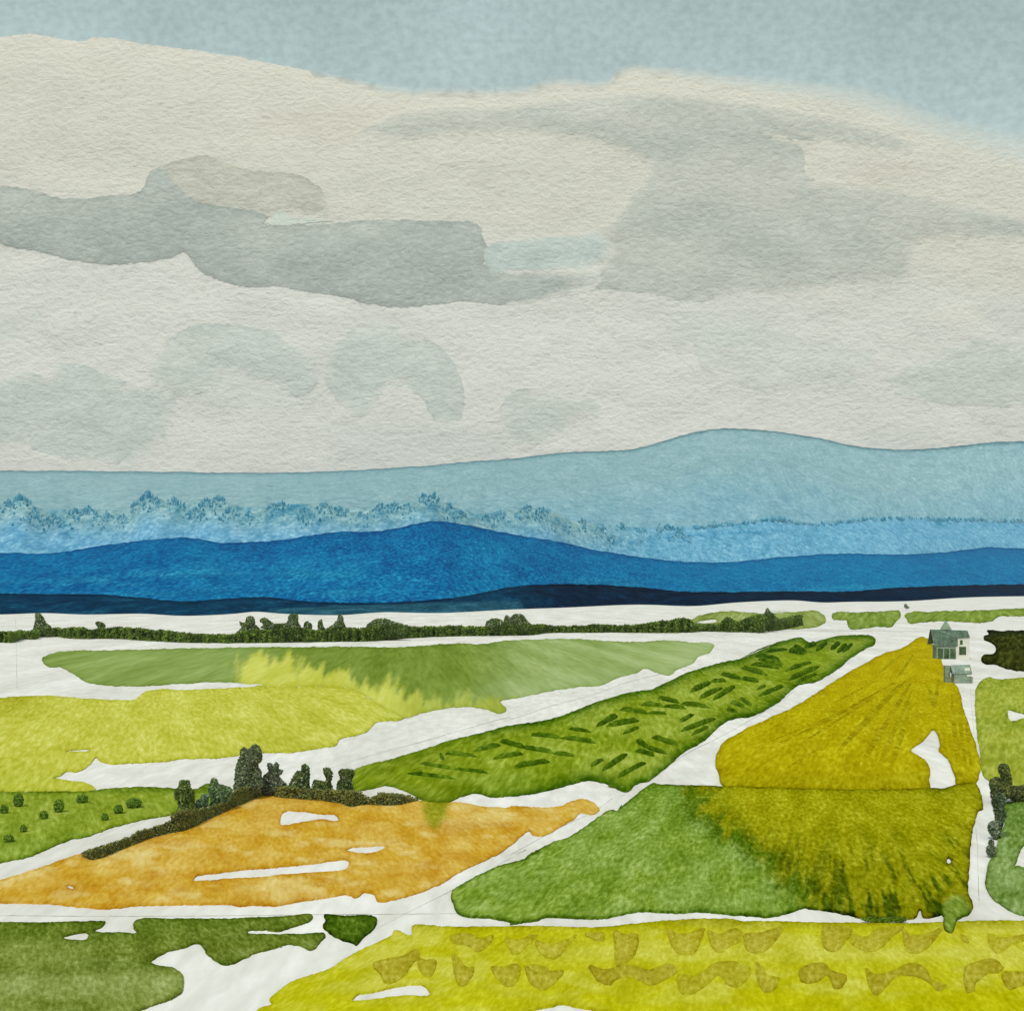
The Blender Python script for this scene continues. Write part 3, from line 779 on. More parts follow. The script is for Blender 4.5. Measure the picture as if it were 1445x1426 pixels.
field('field', 'small grass green far field between two white gaps', fo, lambda x, y, e: mixc(lin('#7f9240'), lin('#748934'), fbm(x / 20, y / 8, 163)), h=.6, rim=.3)
fp = px('D', [(835, 102), (870, 82), (960, 85), (1000, 80), (1200, 75), (1445, 65), (2000, 55), (2000, 95), (1445, 105), (1310, 110), (1280, 130), (1200, 138), (1050, 130), (940, 135), (860, 140), (845, 118)])
field('field', 'narrow grass green far field behind the farm', fp, lambda x, y, e: mixc(lin('#83953e'), lin('#748a38'), fbm(x / 20, y / 8, 165)), h=.6, rim=.3)

# crop rows, furrows and stubble patches: pieces of their fields
def bar(name, a, b, wpx, mat, parent, hk=.55, z0=.28, taper=True, flat=1.0, wob=.05):
    """a low rounded ridge along the ground between two pixels, about wpx pixels high"""
    (x1, y1), (x2, y2) = a, b
    P1 = Vector(gpt(x1, y1, z0)); P2 = Vector(gpt(x2, y2, z0))
    dm = (P1.y + P2.y) / 2
    hh = wpx * dm / F * hk
    wd = max(hh * 1.3, wpx * dm / F * .6) * flat
    ax = (P2 - P1); side = Vector((-ax.y, ax.x, 0)).normalized()
    nseg, npr = 7, 5
    V = []; Fc = []
    bend = random.uniform(-wob, wob) * min(ax.length, 12)
    for i in range(nseg + 1):
        t = i / nseg
        s = (1 - abs(2 * t - 1) ** 4) ** .5 if taper else 1
        s = max(s, .25) * random.uniform(.82, 1.12)
        c = P1.lerp(P2, t) + side * bend * math.sin(math.pi * t)
        for j in range(npr):
            an = math.pi * j / (npr - 1)
            V.append(c + side * wd * .5 * s * math.cos(an) + Vector((0, 0, hh * s * math.sin(an) - .05)))
    for i in range(nseg):
        for j in range(npr - 1):
            o = i * npr + j
            Fc.append((o, o + npr, o + npr + 1, o + 1))
    Fc.append(tuple(range(npr))); Fc.append(tuple(nseg * npr + j for j in reversed(range(npr))))
    return mesh_obj(name, V, Fc, mat, parent, smoothf=True)

ROW = mat_wash('crop_row', (.5, .12, .6), .35, .15, color=lin('#46600a'), coarse=8)
ROWD = mat_wash('crop_row_dark', (.5, .12, .6), .35, .15, color=lin('#355006'), coarse=8)
strokes = {
 'B': [(840, 850, 1010, 880, 22), (1010, 880, 1185, 900, 20), (780, 900, 1020, 928, 26), (945, 800, 960, 835, 15), (970, 800, 1130, 815, 25), (1120, 785, 1250, 755, 30), (1250, 735, 1370, 770, 28), (1370, 770, 1445, 785, 22), (1215, 825, 1365, 800, 30), (1320, 870, 1440, 850, 30), (1410, 705, 1460, 712, 20)],
 'C': [(30, 750, 75, 772, 20), (75, 772, 220, 795, 28), (220, 800, 325, 812, 25), (0, 805, 60, 800, 20), (20, 865, 200, 840, 30), (110, 705, 260, 720, 28), (260, 720, 435, 745, 28), (300, 675, 410, 690, 22), (440, 660, 545, 605, 30), (490, 660, 655, 630, 32), (560, 575, 700, 595, 28), (700, 595, 800, 600, 22), (575, 700, 655, 665, 22), (670, 550, 780, 560, 30), (780, 560, 895, 572, 26), (755, 515, 860, 540, 28), (870, 545, 1015, 565, 28), (865, 640, 935, 600, 22), (870, 685, 1045, 620, 28), (925, 705, 1010, 660, 22), (645, 730, 700, 770, 28), (700, 770, 800, 800, 26), (640, 785, 730, 810, 30), (725, 715, 850, 755, 28), (415, 865, 475, 830, 22), (470, 885, 595, 800, 28), (550, 920, 690, 845, 28), (920, 485, 1020, 437, 28), (1020, 435, 1100, 430, 28), (965, 520, 1080, 465, 26), (1035, 525, 1145, 455, 26), (1075, 395, 1180, 420, 28), (1180, 420, 1265, 435, 26), (1180, 360, 1310, 400, 28), (1260, 475, 1300, 455, 18), (1270, 505, 1390, 455, 26), (1115, 575, 1155, 590, 26), (1125, 540, 1195, 565, 24), (1175, 520, 1230, 555, 22), (1230, 345, 1370, 365, 28), (500, 965, 590, 975, 18)],
 'D': [(230, 380, 360, 335, 22), (245, 425, 400, 355, 26), (285, 440, 390, 395, 20), (75, 300, 200, 330, 30), (90, 320, 215, 345, 26), (250, 275, 320, 290, 34), (275, 255, 330, 285, 28), (330, 260, 380, 240, 28), (390, 275, 440, 235, 24), (465, 270, 505, 235, 22), (495, 285, 540, 245, 22), (520, 285, 570, 240, 18), (130, 285, 240, 270, 22), (150, 345, 215, 360, 16)]}
for tl, lst in strokes.items():
    for (a, b, c, d_, w) in lst:
        p, q = px(tl, [(a, b + w * .35), (c, d_ + w * .35)])
        bar('crop_row', p, q, w * K4 * 1.1, ROWD if tl == 'D' and d_ < 335 else ROW, f_diag, hk=.8)

FUR = mat_wash('furrow', (.6, .08, .6), .4, .2, color=lin('#958a06'), coarse=8)
for (a, b, c, d_, w) in [(790, 440, 330, 700, 12), (700, 505, 250, 790, 11), (810, 450, 470, 820, 12), (845, 430, 540, 760, 10), (870, 440, 600, 880, 12), (880, 470, 690, 900, 10), (865, 560, 760, 890, 12), (600, 560, 120, 790, 11), (520, 590, 60, 780, 9), (1075, 490, 1105, 900, 9), (1115, 560, 1150, 890, 9), (1150, 640, 1180, 900, 8), (960, 460, 985, 590, 9), (1010, 425, 990, 585, 9), (700, 430, 450, 560, 8), (820, 300, 700, 400, 8), (880, 300, 800, 420, 8), (430, 760, 200, 900, 10)]:
    p, q = px('D', [(a, b), (c, d_)])
    bar('furrow', p, q, w * K4, FUR, f_olive, hk=.12, flat=4.4, wob=.02, z0=.31)

marks = {
 'F': [[(990, 700), (1060, 685), (1110, 690), (1150, 710), (1215, 695), (1190, 750), (1130, 780), (1080, 750), (1010, 735)],
       [(1275, 700), (1320, 720), (1385, 710), (1445, 690), (1400, 740), (1330, 795), (1300, 780)],
       [(600, 840), (750, 800), (820, 770), (840, 790), (800, 850), (740, 920), (670, 945), (640, 900)],
       [(820, 800), (860, 820), (920, 820), (915, 880), (885, 910), (850, 890)],
       [(1005, 785), (1030, 800), (1080, 855), (1118, 858), (1105, 910), (1060, 955), (1035, 945), (1010, 860)],
       [(1200, 855), (1270, 855), (1340, 840), (1355, 870), (1340, 920), (1300, 960), (1260, 945)],
       [(1390, 850), (1440, 845), (1490, 860), (1500, 890), (1470, 955), (1430, 950)]],
 'G': [[(0, 722), (60, 715), (110, 690), (125, 705), (95, 730), (60, 775), (30, 795), (5, 790)],
       [(130, 720), (200, 740), (280, 720), (340, 690), (280, 770), (240, 810), (190, 815), (150, 780)],
       [(380, 690), (430, 680), (480, 690), (480, 720), (440, 725)],
       [(530, 670), (580, 690), (650, 690), (640, 790), (600, 830), (540, 846), (530, 750)],
       [(400, 850), (480, 870), (560, 848), (640, 850), (700, 870), (820, 840), (850, 880), (790, 920), (720, 950), (620, 910), (540, 920), (510, 950), (450, 930)],
       [(800, 660), (860, 690), (920, 680), (990, 660), (960, 750), (930, 790), (870, 795), (830, 760)],
       [(1010, 670), (1060, 690), (1150, 660), (1186, 690), (1170, 730), (1110, 760), (1080, 785), (1040, 775)],
       [(1190, 695), (1280, 680), (1395, 650), (1340, 740), (1280, 785), (1210, 775)],
       [(75, 850), (130, 880), (270, 875), (230, 940), (170, 975), (110, 950)],
       [(850, 900), (950, 900), (1010, 860), (1060, 830), (1220, 850), (1230, 880), (1160, 960), (1110, 950), (1060, 900), (1000, 950), (940, 990), (880, 1000)],
       [(1250, 830), (1290, 860), (1310, 900), (1370, 910), (1350, 970), (1300, 985), (1270, 950)]],
 'H': [[(420, 645), (500, 645), (570, 660), (550, 710), (490, 775), (430, 765)],
       [(570, 690), (640, 700), (700, 660), (830, 655), (780, 700), (700, 770), (640, 778), (560, 730)],
       [(825, 665), (870, 690), (940, 690), (1030, 655), (1000, 710), (940, 770), (890, 790), (850, 780)],
       [(1115, 690), (1150, 700), (1165, 735), (1140, 730)],
       [(1260, 690), (1340, 705), (1445, 690), (1600, 690), (1400, 740), (1310, 788), (1280, 770)],
       [(300, 870), (420, 835), (460, 870), (540, 905), (520, 960), (480, 970), (440, 900), (380, 940), (310, 930)],
       [(640, 860), (680, 890), (760, 880), (860, 838), (930, 850), (980, 920), (1050, 950), (1010, 980), (950, 930), (890, 905), (790, 910), (740, 960), (690, 1005), (650, 940)],
       [(1145, 860), (1220, 825), (1290, 815), (1340, 860), (1315, 885), (1260, 895), (1200, 940), (1190, 980), (1155, 985)],
       [(1330, 890), (1445, 880), (1600, 890), (1600, 950), (1445, 950), (1370, 970)]]}
mk = 0
for tl, lst in marks.items():
    for i, poly in enumerate(lst):
        s = i * 7 + ord(tl); mk += 1
        thin = random.uniform(0, .35)
        field('stubble_patch', None, px(tl, poly), lambda x, y, e: mixc(mixc(lin('#9d9320'), lin('#a79d36'), fbm(x / 14, y / 9, s)), lin('#b5b12a'), np.clip(thin + .5 * np.exp(-e / 1.6) * (fbm(x / 25, y / 18, s + 2) > .5), 0, 1)), h=.06 + .006 * (mk % 7), zoff=.25, rim=.22, rimw=1.4, grain=.28, step=4.5, parent=f_bot, d=230)

# ------------------------------------------------------------------ wheel tracks: thin grey lines along the white ways
TRK = mat_wash('wheel_track', (.4, .4, 1), .5, .5, color=lin('#b3b2a9'), coarse=6)
def track(pts, wpx=1.0, label=''):
    S = smooth(pts, 6, closed=False, jit=.3, seed=2)
    V = []; Fc = []
    for i, (x, y) in enumerate(S):
        a = S[max(i - 1, 0)]; b = S[min(i + 1, len(S) - 1)]
        t = (b - a) / max(np.hypot(*(b - a)), 1e-6)
        nrm = np.array([-t[1], t[0]]) * wpx * .5 * (.5 + vnoise(i / 3, 0, 5))
        V += [gpt(x + nrm[0], y + nrm[1], .012), gpt(x - nrm[0], y - nrm[1], .012)]
        if i:
            o = 2 * i
            Fc.append((o - 2, o - 1, o + 1, o))
    o = mesh_obj('track', V, Fc, TRK)
    # face up
    if o.data.polygons[0].normal.z < 0:
        o.data.flip_normals()
    tag(o, label, kind='structure')
track(px('F', [(620, 662), (760, 590), (900, 520), (1030, 455), (1200, 360), (1380, 262)], 'G', [(0, 290), (100, 232), (250, 150), (420, 70), (520, 0)]), .9, 'thin worn track along the white diagonal way')
track(px('C', [(560, 1025), (660, 965), (760, 900), (900, 805), (1050, 730), (1250, 620), (1445, 492)]), .8, 'thin worn track climbing beside the mustard field')
track(px('E', [(-200, 598), (20, 597), (700, 600), (1440, 594)], 'F', [(300, 592), (640, 590), (850, 588), (1030, 585)]), .9, 'thin worn track along the white cross way')
track(px('B', [(370, 885), (600, 812), (860, 742), (1100, 672), (1300, 622)], 'C', [(0, 628), (220, 560), (400, 512), (600, 442), (800, 392)]), .8, 'thin worn track above the diagonal green field')
track(px('D', [(0, 183), (300, 178), (600, 180), (950, 184)]), .7, 'thin worn track below the far green strips')
track(px('D', [(1172, 470), (1180, 600), (1190, 700)]), .8, 'thin worn track up the straight white road')
track(px('V', [(190, 640), (205, 800), (208, 1000), (215, 1200), (222, 1290)]), 1.0, 'thin worn track down the straight white road')
track([(22, 872), (23, 905), (24, 972)], .8, 'thin worn track across the white margin')

# ------------------------------------------------------------------ foliage
def leaves(C, size, col):
    """little leaf faces at points C"""
    n = len(C)
    u = rng.normal(size=(n, 3)); u /= np.linalg.norm(u, axis=1)[:, None]
    v = np.cross(u, rng.normal(size=(n, 3))); v /= np.linalg.norm(v, axis=1)[:, None]
    s = (size * rng.uniform(.6, 1.35, n))[:, None]
    V = np.stack([C - u * s, C + v * s * .62, C + u * s, C - v * s * .62], 1).reshape(-1, 3)
    Fq = np.arange(4 * n).reshape(n, 4)
    return V, Fq, np.repeat(col, 4, 0)

def poly_samples(loop, dens):
    x0, y0 = loop.min(0); x1, y1 = loop.max(0)
    n = int((x1 - x0) * (y1 - y0) * dens) + 40
    P = np.stack([rng.uniform(x0, x1, n), rng.uniform(y0, y1, n)], 1)
    return P[inside(P, [loop])]

GRP_T = 'dark trees standing in the hedgerow'
def tree(label, poly, base, c1, c2, dens=2.2, leafpx=1.7, cat='tree', name='tree', group=None, trunk=True, d=None, low=None):
    loop = smooth(poly, 3, jit=.7, seed=int(base[0]))
    bx, by = base
    d = d or gdist(by)
    m = d / F
    P = poly_samples(loop, dens)
    e = edist(P, [loop])
    maxr = np.percentile(e, 97) * 1.3 + 1
    depth = np.sqrt(np.clip(1 - (1 - np.clip(e / maxr, 0, 1)) ** 2, 0, 1)) * maxr * 1.1 * m
    sgn = rng.uniform(-1, 1, len(P))
    sgn = np.sign(sgn) * np.abs(sgn) ** .6
    dd = d + sgn * depth
    X = (P[:, 0] - CX) * d / F; Z = H - (P[:, 1] - Y0) * d / F
    C3 = np.stack([X, dd, Z], 1)
    k = sstep(.3, .7, fbm(P[:, 0] / 5, P[:, 1] / 5 + sgn, int(bx)))
    col = mixc(lin(c1), lin(c2), k) * rng.uniform(1.7, 3.2, len(P))[:, None]
    root = empty(name, ((bx - CX) * d / F, d, 0))
    tag(root, label, cat, group)
    off = np.array(root.location)
    V, Fq, cc = leaves(C3 - off, leafpx * m, col)
    mesh_obj('crown', V, Fq, LEAF, root, attrs={'wash': ('color', cc)})
    if trunk:
        top = (loop[:, 1].min() * .6 + by * .4)
        ht = (by - top) * m
        r0 = max(.22, ht * .035)
        V = []; Fc = []
        def tube(a, b, ra, rb, k=6):
            o = len(V)
            ax = (Vector(b) - Vector(a)).normalized()
            s = ax.orthogonal().normalized(); t = ax.cross(s)
            for q, rr in ((a, ra), (b, rb)):
                for j in range(k):
                    an = 2 * math.pi * j / k
                    V.append(tuple(Vector(q) + s * rr * math.cos(an) + t * rr * math.sin(an)))
            for j in range(k):
                Fc.append((o + j, o + (j + 1) % k, o + k + (j + 1) % k, o + k + j))
        cxm = (P[:, 0].mean() - bx) * m
        tube((0, 0, -.2), (cxm * .4, 0, ht * .55), r0, r0 * .65)
        tube((cxm * .4, 0, ht * .55), (cxm, 0, ht), r0 * .65, r0 * .25)
        wid = (loop[:, 0].max() - loop[:, 0].min()) * m * .3
        for j in range(5):
            an = j * 2.4
            tube((cxm * .4, 0, ht * (.4 + .08 * j)), (cxm + wid * math.cos(an), wid * math.sin(an), ht * (.62 + .07 * j)), r0 * .4, r0 * .12, 5)
        mesh_obj('trunk', V, Fc, BARK, root)
    return root

def hedge(label, top, bottom, c1, c2, thick=2.0, dens=2.2, leafpx=1.6, name='hedgerow', extra=None):
    """a hedge along the ground line `bottom`, as high as `top`"""
    tp = smooth(top, 2.4, closed=False, jit=1.3, seed=4); bt = smooth(bottom, 3, closed=False, jit=.4, seed=6)
    loop = np.concatenate([tp, bt[::-1]])
    P = poly_samples(loop, dens)
    o = np.argsort(bt[:, 0])
    yb = np.interp(P[:, 0], bt[o, 0], bt[o, 1])
    d = H * F / (yb - Y0)
    m = d / F
    dd = d + rng.uniform(0, 1, len(P)) * thick
    C3 = np.stack([(P[:, 0] - CX) * d / F, dd, np.maximum(H - (P[:, 1] - Y0) * d / F, .05)], 1)
    k = sstep(.3, .7, fbm(P[:, 0] / 9, P[:, 1] / 5, 3))
    col = mixc(lin(c1), lin(c2), k) * rng.uniform(1.7, 3.2, len(P))[:, None]
    mid = bt[len(bt) // 2]
    root = empty(name, gpt(*mid))
    V, Fq, cc = leaves(C3 - np.array(root.location), leafpx * m, col)
    mesh_obj('foliage', V, Fq, LEAF, root, attrs={'wash': ('color', cc)})
    # woody stems
    V = []; Fc = []
    for i in range(0, len(bt), 4):
        x, y = bt[i]
        g = np.array(gpt(x, y)) + np.array([0, thick * .5, 0]) - np.array(root.location)
        r = .12 * gdist(y) / 400
        hh = 4 * gdist(y) / F
        n0 = len(V)
        for z in (-.1, hh):
            for a in range(4):
                V.append((g[0] + r * math.cos(a * 1.57), g[1] + r * math.sin(a * 1.57), g[2] + z))
        for a in range(4):
            Fc.append((n0 + a, n0 + (a + 1) % 4, n0 + 4 + (a + 1) % 4, n0 + 4 + a))
    tag(mesh_obj('stems', V, Fc, BARK, root), kind='stuff')
    tag(root, label, 'hedge')
    return root

# near hedgerow and its trees
hedge('dark olive hedgerow curving over the crest of the ochre field',
      px('E', [(408, 283), (500, 250), (650, 200), (700, 175), (860, 120)], 'U', [(62, 600), (110, 575), (230, 560), (330, 540), (450, 500), (510, 420), (690, 400), (860, 400), (1040, 420), (1200, 430), (1340, 432), (1400, 445)], 'B', [(520, 1010), (600, 1030), (625, 1012), (700, 1015), (780, 1022), (835, 1048)]),
      px('E', [(410, 303), (460, 320), (520, 310), (600, 275), (700, 235), (800, 195), (950, 165), (1050, 115), (1150, 70), (1240, 30), (1300, 5)], 'B', [(50, 1022), (150, 1037), (300, 1048), (430, 1064), (480, 1082)], 'F', [(560, 38), (640, 42), (720, 40), (780, 30), (838, 14)]),
      '#4b4c24', '#3f4426', thick=3.0, leafpx=1.9, dens=2.4)
near = [
 ('squat flat topped dark tree at the low end of the hedgerow', [(120, 355), (185, 360), (190, 400), (220, 440), (222, 500), (230, 570), (120, 590), (95, 570), (110, 530), (85, 470), (85, 420), (110, 395)], (150, 610), '#4a5526', '#2c3818'),
 ('low ragged blue grey scrub between two hedgerow trees', [(240, 490), (270, 475), (280, 445), (320, 465), (315, 520), (300, 570), (235, 570), (225, 540)], (270, 590), '#4c5d50', '#38482f'),
 ('small pointed hedgerow tree sloping down on one side', [(325, 450), (330, 370), (355, 335), (378, 350), (385, 375), (430, 390), (480, 410), (480, 480), (440, 525), (400, 545), (330, 550), (340, 490)], (370, 565), '#4b5a3f', '#33452a'),
 ('tallest broad dark tree standing in the hedgerow', [(505, 370), (510, 280), (530, 210), (545, 180), (545, 140), (570, 115), (590, 130), (610, 125), (630, 100), (665, 105), (690, 140), (695, 180), (690, 220), (670, 235), (668, 265), (690, 290), (690, 320), (700, 345), (685, 430), (560, 450), (500, 415)], (600, 485), '#4c5240', '#39442c'),
 ('spiky forked tree next to the tallest hedgerow tree', [(700, 345), (720, 310), (745, 290), (735, 235), (755, 228), (775, 245), (800, 222), (812, 240), (812, 275), (850, 280), (830, 305), (815, 320), (835, 350), (870, 385), (860, 440), (700, 440)], (780, 460), '#4c5243', '#3a4335'),
 ('leaning hedgerow tree with a dark knob on top', [(885, 390), (920, 320), (950, 290), (975, 285), (975, 245), (1000, 240), (1025, 260), (1030, 300), (1030, 380), (1040, 440), (880, 440)], (985, 465), '#4b5530', '#2d3b22'),
 ('slim tree with a rounded head and low shoulder in the hedgerow', [(1050, 385), (1060, 350), (1100, 350), (1135, 360), (1150, 340), (1135, 310), (1130, 270), (1150, 262), (1180, 280), (1190, 320), (1180, 370), (1195, 410), (1200, 455), (1050, 455)], (1160, 485), '#454e2c', '#2f3b1c'),
 ('square headed last tree of the hedgerow beside the diagonal field', [(1220, 420), (1225, 370), (1250, 340), (1235, 300), (1235, 280), (1290, 272), (1345, 285), (1340, 320), (1325, 350), (1335, 410), (1340, 450), (1220, 455)], (1285, 495), '#3f4a26', '#29351a'),
]
for lab, poly, b, c1, c2 in near:
    tree(lab, px('U', poly), px('U', [b])[0], c1, c2, group=GRP_T, dens=2.6)

# small round bushes in the olive field
def bush(x, y, rx, ry):
    loop = np.array([(x + rx * math.cos(a), y + ry * math.sin(a)) for a in np.linspace(0, 2 * math.pi, 17)[:-1]])
    d = gdist(y + ry); m = d / F
    root = empty('bush', gpt(x, y + ry))
    n = int(rx * ry * 13)
    q = rng.normal(size=(n, 3)); q /= np.linalg.norm(q, axis=1)[:, None]
    q *= rng.uniform(.5, 1, n)[:, None] ** .4
    C3 = np.stack([q[:, 0] * rx * m, q[:, 1] * rx * m, ry * m + q[:, 2] * ry * m], 1)
    edge = np.hypot(q[:, 0], q[:, 2])
    col = mixc(lin('#66802a'), lin('#4a661c'), rng.uniform(0, 1, n)) * rng.uniform(1.0, 1.7, n)[:, None]
    V, Fq, cc = leaves(C3, 1.5 * m, col)
    mesh_obj('foliage', V, Fq, LEAF, root, attrs={'wash': ('color', cc)})
    V = []; Fc = []
    for j in range(5):
        a = j * 1.256; t = (rx * .5 * m * math.cos(a), rx * .5 * m * math.sin(a), ry * m * 1.2)
        o = len(V)
        for c, r in (((0, 0, -.1), .08), (t, .03)):
            for k in range(4):
                V.append((c[0] + r * math.cos(k * 1.57), c[1] + r * math.sin(k * 1.57), c[2]))
        for k in range(4):
            Fc.append((o + k, o + (k + 1) % 4, o + 4 + (k + 1) % 4, o + 4 + k))
    mesh_obj('stems', V, Fc, BARK, root)
    lab = 'small round dark green bush growing in the olive dotted field'
    if rx > 10:
        lab = 'widest oval bush of the olive dotted field, beside the hedgerow trees'
    elif ry > 9:
        lab = 'tall upright oval bush in the olive dotted field'
    elif rx > 7.5:
        lab = 'tilted oval bush at the yellow edge of the olive dotted field'
    tag(root, lab, 'bush', 'round bushes in the olive field')
for b in [(26, 1129, 7, 10), (83, 1137, 7, 10), (116, 1127, 8, 6.5), (6, 1142, 5.5, 6.5), (62, 1150, 6, 6.5), (33, 1169, 4.5, 6), (12, 1183, 7, 6), (148, 1153, 5, 5.5), (167, 1142, 6.5, 7), (189, 1133, 11, 7.5)]:
    bush(*b)

# far hedge and its trees
fh_bottom = px('A', [(-800, 250), (-300, 245), (0, 240), (60, 240), (110, 222), (160, 226), (200, 210), (270, 208), (350, 220), (600, 222), (800, 235), (1100, 243), (1400, 241)], 'B', [(200, 240), (400, 236), (560, 235), (640, 230), (820, 216), (1000, 209), (1200, 206), (1400, 202)], 'C', [(200, 192), (500, 190), (900, 190), (1000, 184), (1300, 192)], 'D', [(0, 180), (150, 183), (240, 172), (320, 152)])
fh_top = px('A', [(-800, 195), (-300, 188), (0, 185), (160, 178), (270, 168), (330, 170), (410, 162), (450, 178), (490, 172), (560, 165), (640, 165), (800, 180), (920, 190), (1100, 200), (1190, 195), (1240, 180), (1400, 170)], 'B', [(80, 165), (250, 172), (300, 180), (400, 168), (500, 168), (560, 165), (640, 152), (760, 158), (870, 162), (1000, 154), (1170, 162), (1300, 155), (1400, 152)], 'C', [(90, 147), (300, 158), (500, 150), (650, 150), (780, 132), (900, 120), (960, 145), (1080, 140), (1110, 115), (1180, 135), (1290, 110)], 'D', [(0, 135), (60, 110), (120, 100), (190, 120), (240, 115), (318, 96)])
hedge('long dark far hedge crossing the plain below the navy hill', fh_top, fh_bottom, '#40501c', '#303e18', thick=14, leafpx=1.9, dens=4.5)
fart = [
 ('spire shaped dark tree alone near the end of the far hedge', 'A', [(165, 200), (175, 160), (182, 120), (180, 95), (200, 88), (215, 105), (235, 140), (262, 165), (270, 205)], (205, 212)),
 ('small thin tree with a forked top in the far hedge', 'A', [(485, 185), (500, 165), (488, 140), (505, 130), (540, 150), (532, 170), (530, 195)], (512, 215)),
 ('ragged crowned tree starting the clump of far hedge trees', 'A', [(1185, 205), (1230, 165), (1220, 135), (1245, 140), (1260, 110), (1275, 103), (1295, 115), (1300, 145), (1320, 170), (1320, 215)], (1265, 238)),
 ('lopsided leafy tree leaning over a pale gap in the far hedge', 'A', [(1330, 165), (1345, 150), (1325, 128), (1350, 115), (1370, 125), (1400, 145), (1440, 150), (1440, 225), (1380, 225), (1390, 190)], (1400, 240)),
 ('column shaped tree with a flat top in the far hedge', 'B', [(90, 200), (110, 150), (165, 135), (172, 100), (215, 97), (220, 140), (235, 165), (240, 215), (120, 220)], (195, 238)),
 ('little knob of foliage beside the column shaped far tree', 'B', [(245, 165), (250, 140), (268, 132), (288, 145), (290, 168), (285, 205), (250, 205)], (266, 234)),
 ('very thin sapling standing in the far hedge', 'B', [(318, 175), (322, 130), (340, 120), (345, 145), (355, 165), (355, 200), (320, 200)], (336, 232)),
 ('cone shaped pointed tree in the middle of the far hedge', 'B', [(360, 175), (395, 150), (420, 120), (425, 98), (440, 95), (450, 125), (462, 155), (480, 170), (480, 210), (370, 212)], (430, 234)),
 ('broad low domed thicket in the far hedge', 'B', [(562, 165), (585, 138), (620, 120), (660, 118), (700, 130), (760, 150), (780, 170), (760, 205), (570, 212)], (660, 228)),
 ('smaller rounded tree of the domed pair in the far hedge', 'B', [(1172, 190), (1175, 145), (1195, 122), (1225, 116), (1260, 125), (1270, 160), (1265, 190)], (1215, 205)),
 ('larger rounded tree of the domed pair in the far hedge', 'B', [(1262, 190), (1265, 130), (1280, 102), (1300, 112), (1330, 92), (1365, 100), (1390, 130), (1405, 160), (1395, 192)], (1330, 203)),
 ('small pointed bush tree where the far hedge thins out', 'C', [(1280, 115), (1300, 85), (1312, 62), (1325, 80), (1345, 95), (1360, 120), (1350, 165), (1290, 165)], (1318, 186)),
]
for lab, tl, poly, b in fart:
    tree(lab, px(tl, poly), px(tl, [b])[0], '#3f4d24', '#2e3a1a', dens=4.5, leafpx=1.1, group='trees of the far hedge')
tree('tiny lone dark tree on the white plain beyond the green strips', px('W', [(88, 130), (90, 98), (112, 92), (130, 118), (148, 130), (140, 150), (100, 142)]), px('W', [(112, 172)])[0], '#55604a', '#47533a', dens=6, leafpx=.9)

# hedge and trees on the right, by the road
def shrub_mass(label, poly, base, c1='#4a4e28', c2='#333a22', **k):
    return tree(label, px('V', poly), px('V', [base])[0], c1, c2, dens=3.0, leafpx=1.6, **k)
GR = 'dark hedge plants by the straight road'
shrub_mass('dark tree with one tall finger of foliage beside the straight road', [(318, 330), (310, 270), (325, 228), (370, 218), (402, 225), (385, 170), (390, 115), (420, 98), (450, 112), (475, 170), (492, 240), (490, 300), (520, 340), (450, 400), (380, 400), (320, 390)], (400, 440), group=GR)
shrub_mass('dark shrub joined to the finger shaped roadside tree', [(455, 340), (490, 295), (560, 288), (640, 270), (760, 270), (760, 390), (640, 385), (580, 395), (530, 422), (480, 400), (450, 370)], (560, 425), group=GR)
shrub_mass('dark shrub above the two roadside bushes', [(330, 400), (360, 350), (430, 360), (440, 400), (430, 480), (445, 520), (425, 590), (400, 640), (395, 700), (340, 735), (345, 640), (355, 560), (335, 470)], (390, 735), '#47533c', '#27301c', group=GR)
shrub_mass('rounded grey green bush bulging into the straight road', [(292, 650), (300, 610), (330, 585), (370, 580), (385, 620), (380, 690), (350, 735), (320, 700)], (345, 738), '#5a6353', '#414a3a', group=GR)
shrub_mass('small dark knob of a bush at the edge of the straight road', [(295, 770), (300, 745), (320, 738), (338, 750), (335, 785), (310, 795)], (318, 800), '#4d5546', '#353d2a', group=GR, trunk=False)
shrub_mass('small dark oval bush lowest on the straight road edge', [(282, 830), (290, 795), (330, 785), (355, 810), (355, 860), (330, 885), (295, 865)], (320, 888), '#4d5546', '#353d2a', group=GR, trunk=False)
# grass spilling over the edge of the mixed field
tree('fringe of dark grass spilling over the edge of the yellow field', px('H', [(610, 612), (680, 606), (760, 606), (850, 612), (820, 632), (760, 628), (700, 634), (650, 626)]), px('H', [(730, 636)])[0], '#32440a', '#42540e', dens=3, leafpx=1.5, trunk=False, cat='grass', name='grass_clump')

# ------------------------------------------------------------------ farm buildings beside the mustard field
def box(V, Fc, x0, x1, y0, y1, z0, z1):
    o = len(V)
    V += [(x0, y0, z0), (x1, y0, z0), (x1, y1, z0), (x0, y1, z0), (x0, y0, z1), (x1, y0, z1), (x1, y1, z1), (x0, y1, z1)]
    Fc += [(o, o + 3, o + 2, o + 1), (o + 4, o + 5, o + 6, o + 7), (o, o + 1, o + 5, o + 4), (o + 1, o + 2, o + 6, o + 5), (o + 2, o + 3, o + 7, o + 6), (o + 3, o, o + 4, o + 7)]
def flat_mat(n, h, g=.25):
    return mat_wash(n, (.8, .8, .8), g, .2, color=lin(h), coarse=5)
M_ROOF = flat_mat('roof_sheet', '#56685a', .3); M_WALL = flat_mat('barn_wall', '#7d8b7c'); M_DARK = flat_mat('barn_opening', '#46583f'); M_PALE = flat_mat('farm_pale', '#c9c9bf', .1); M_SHED = flat_mat('shed_wall', '#7d8a7d')  # one paler tone shared by end wall, post, skylight and shed door

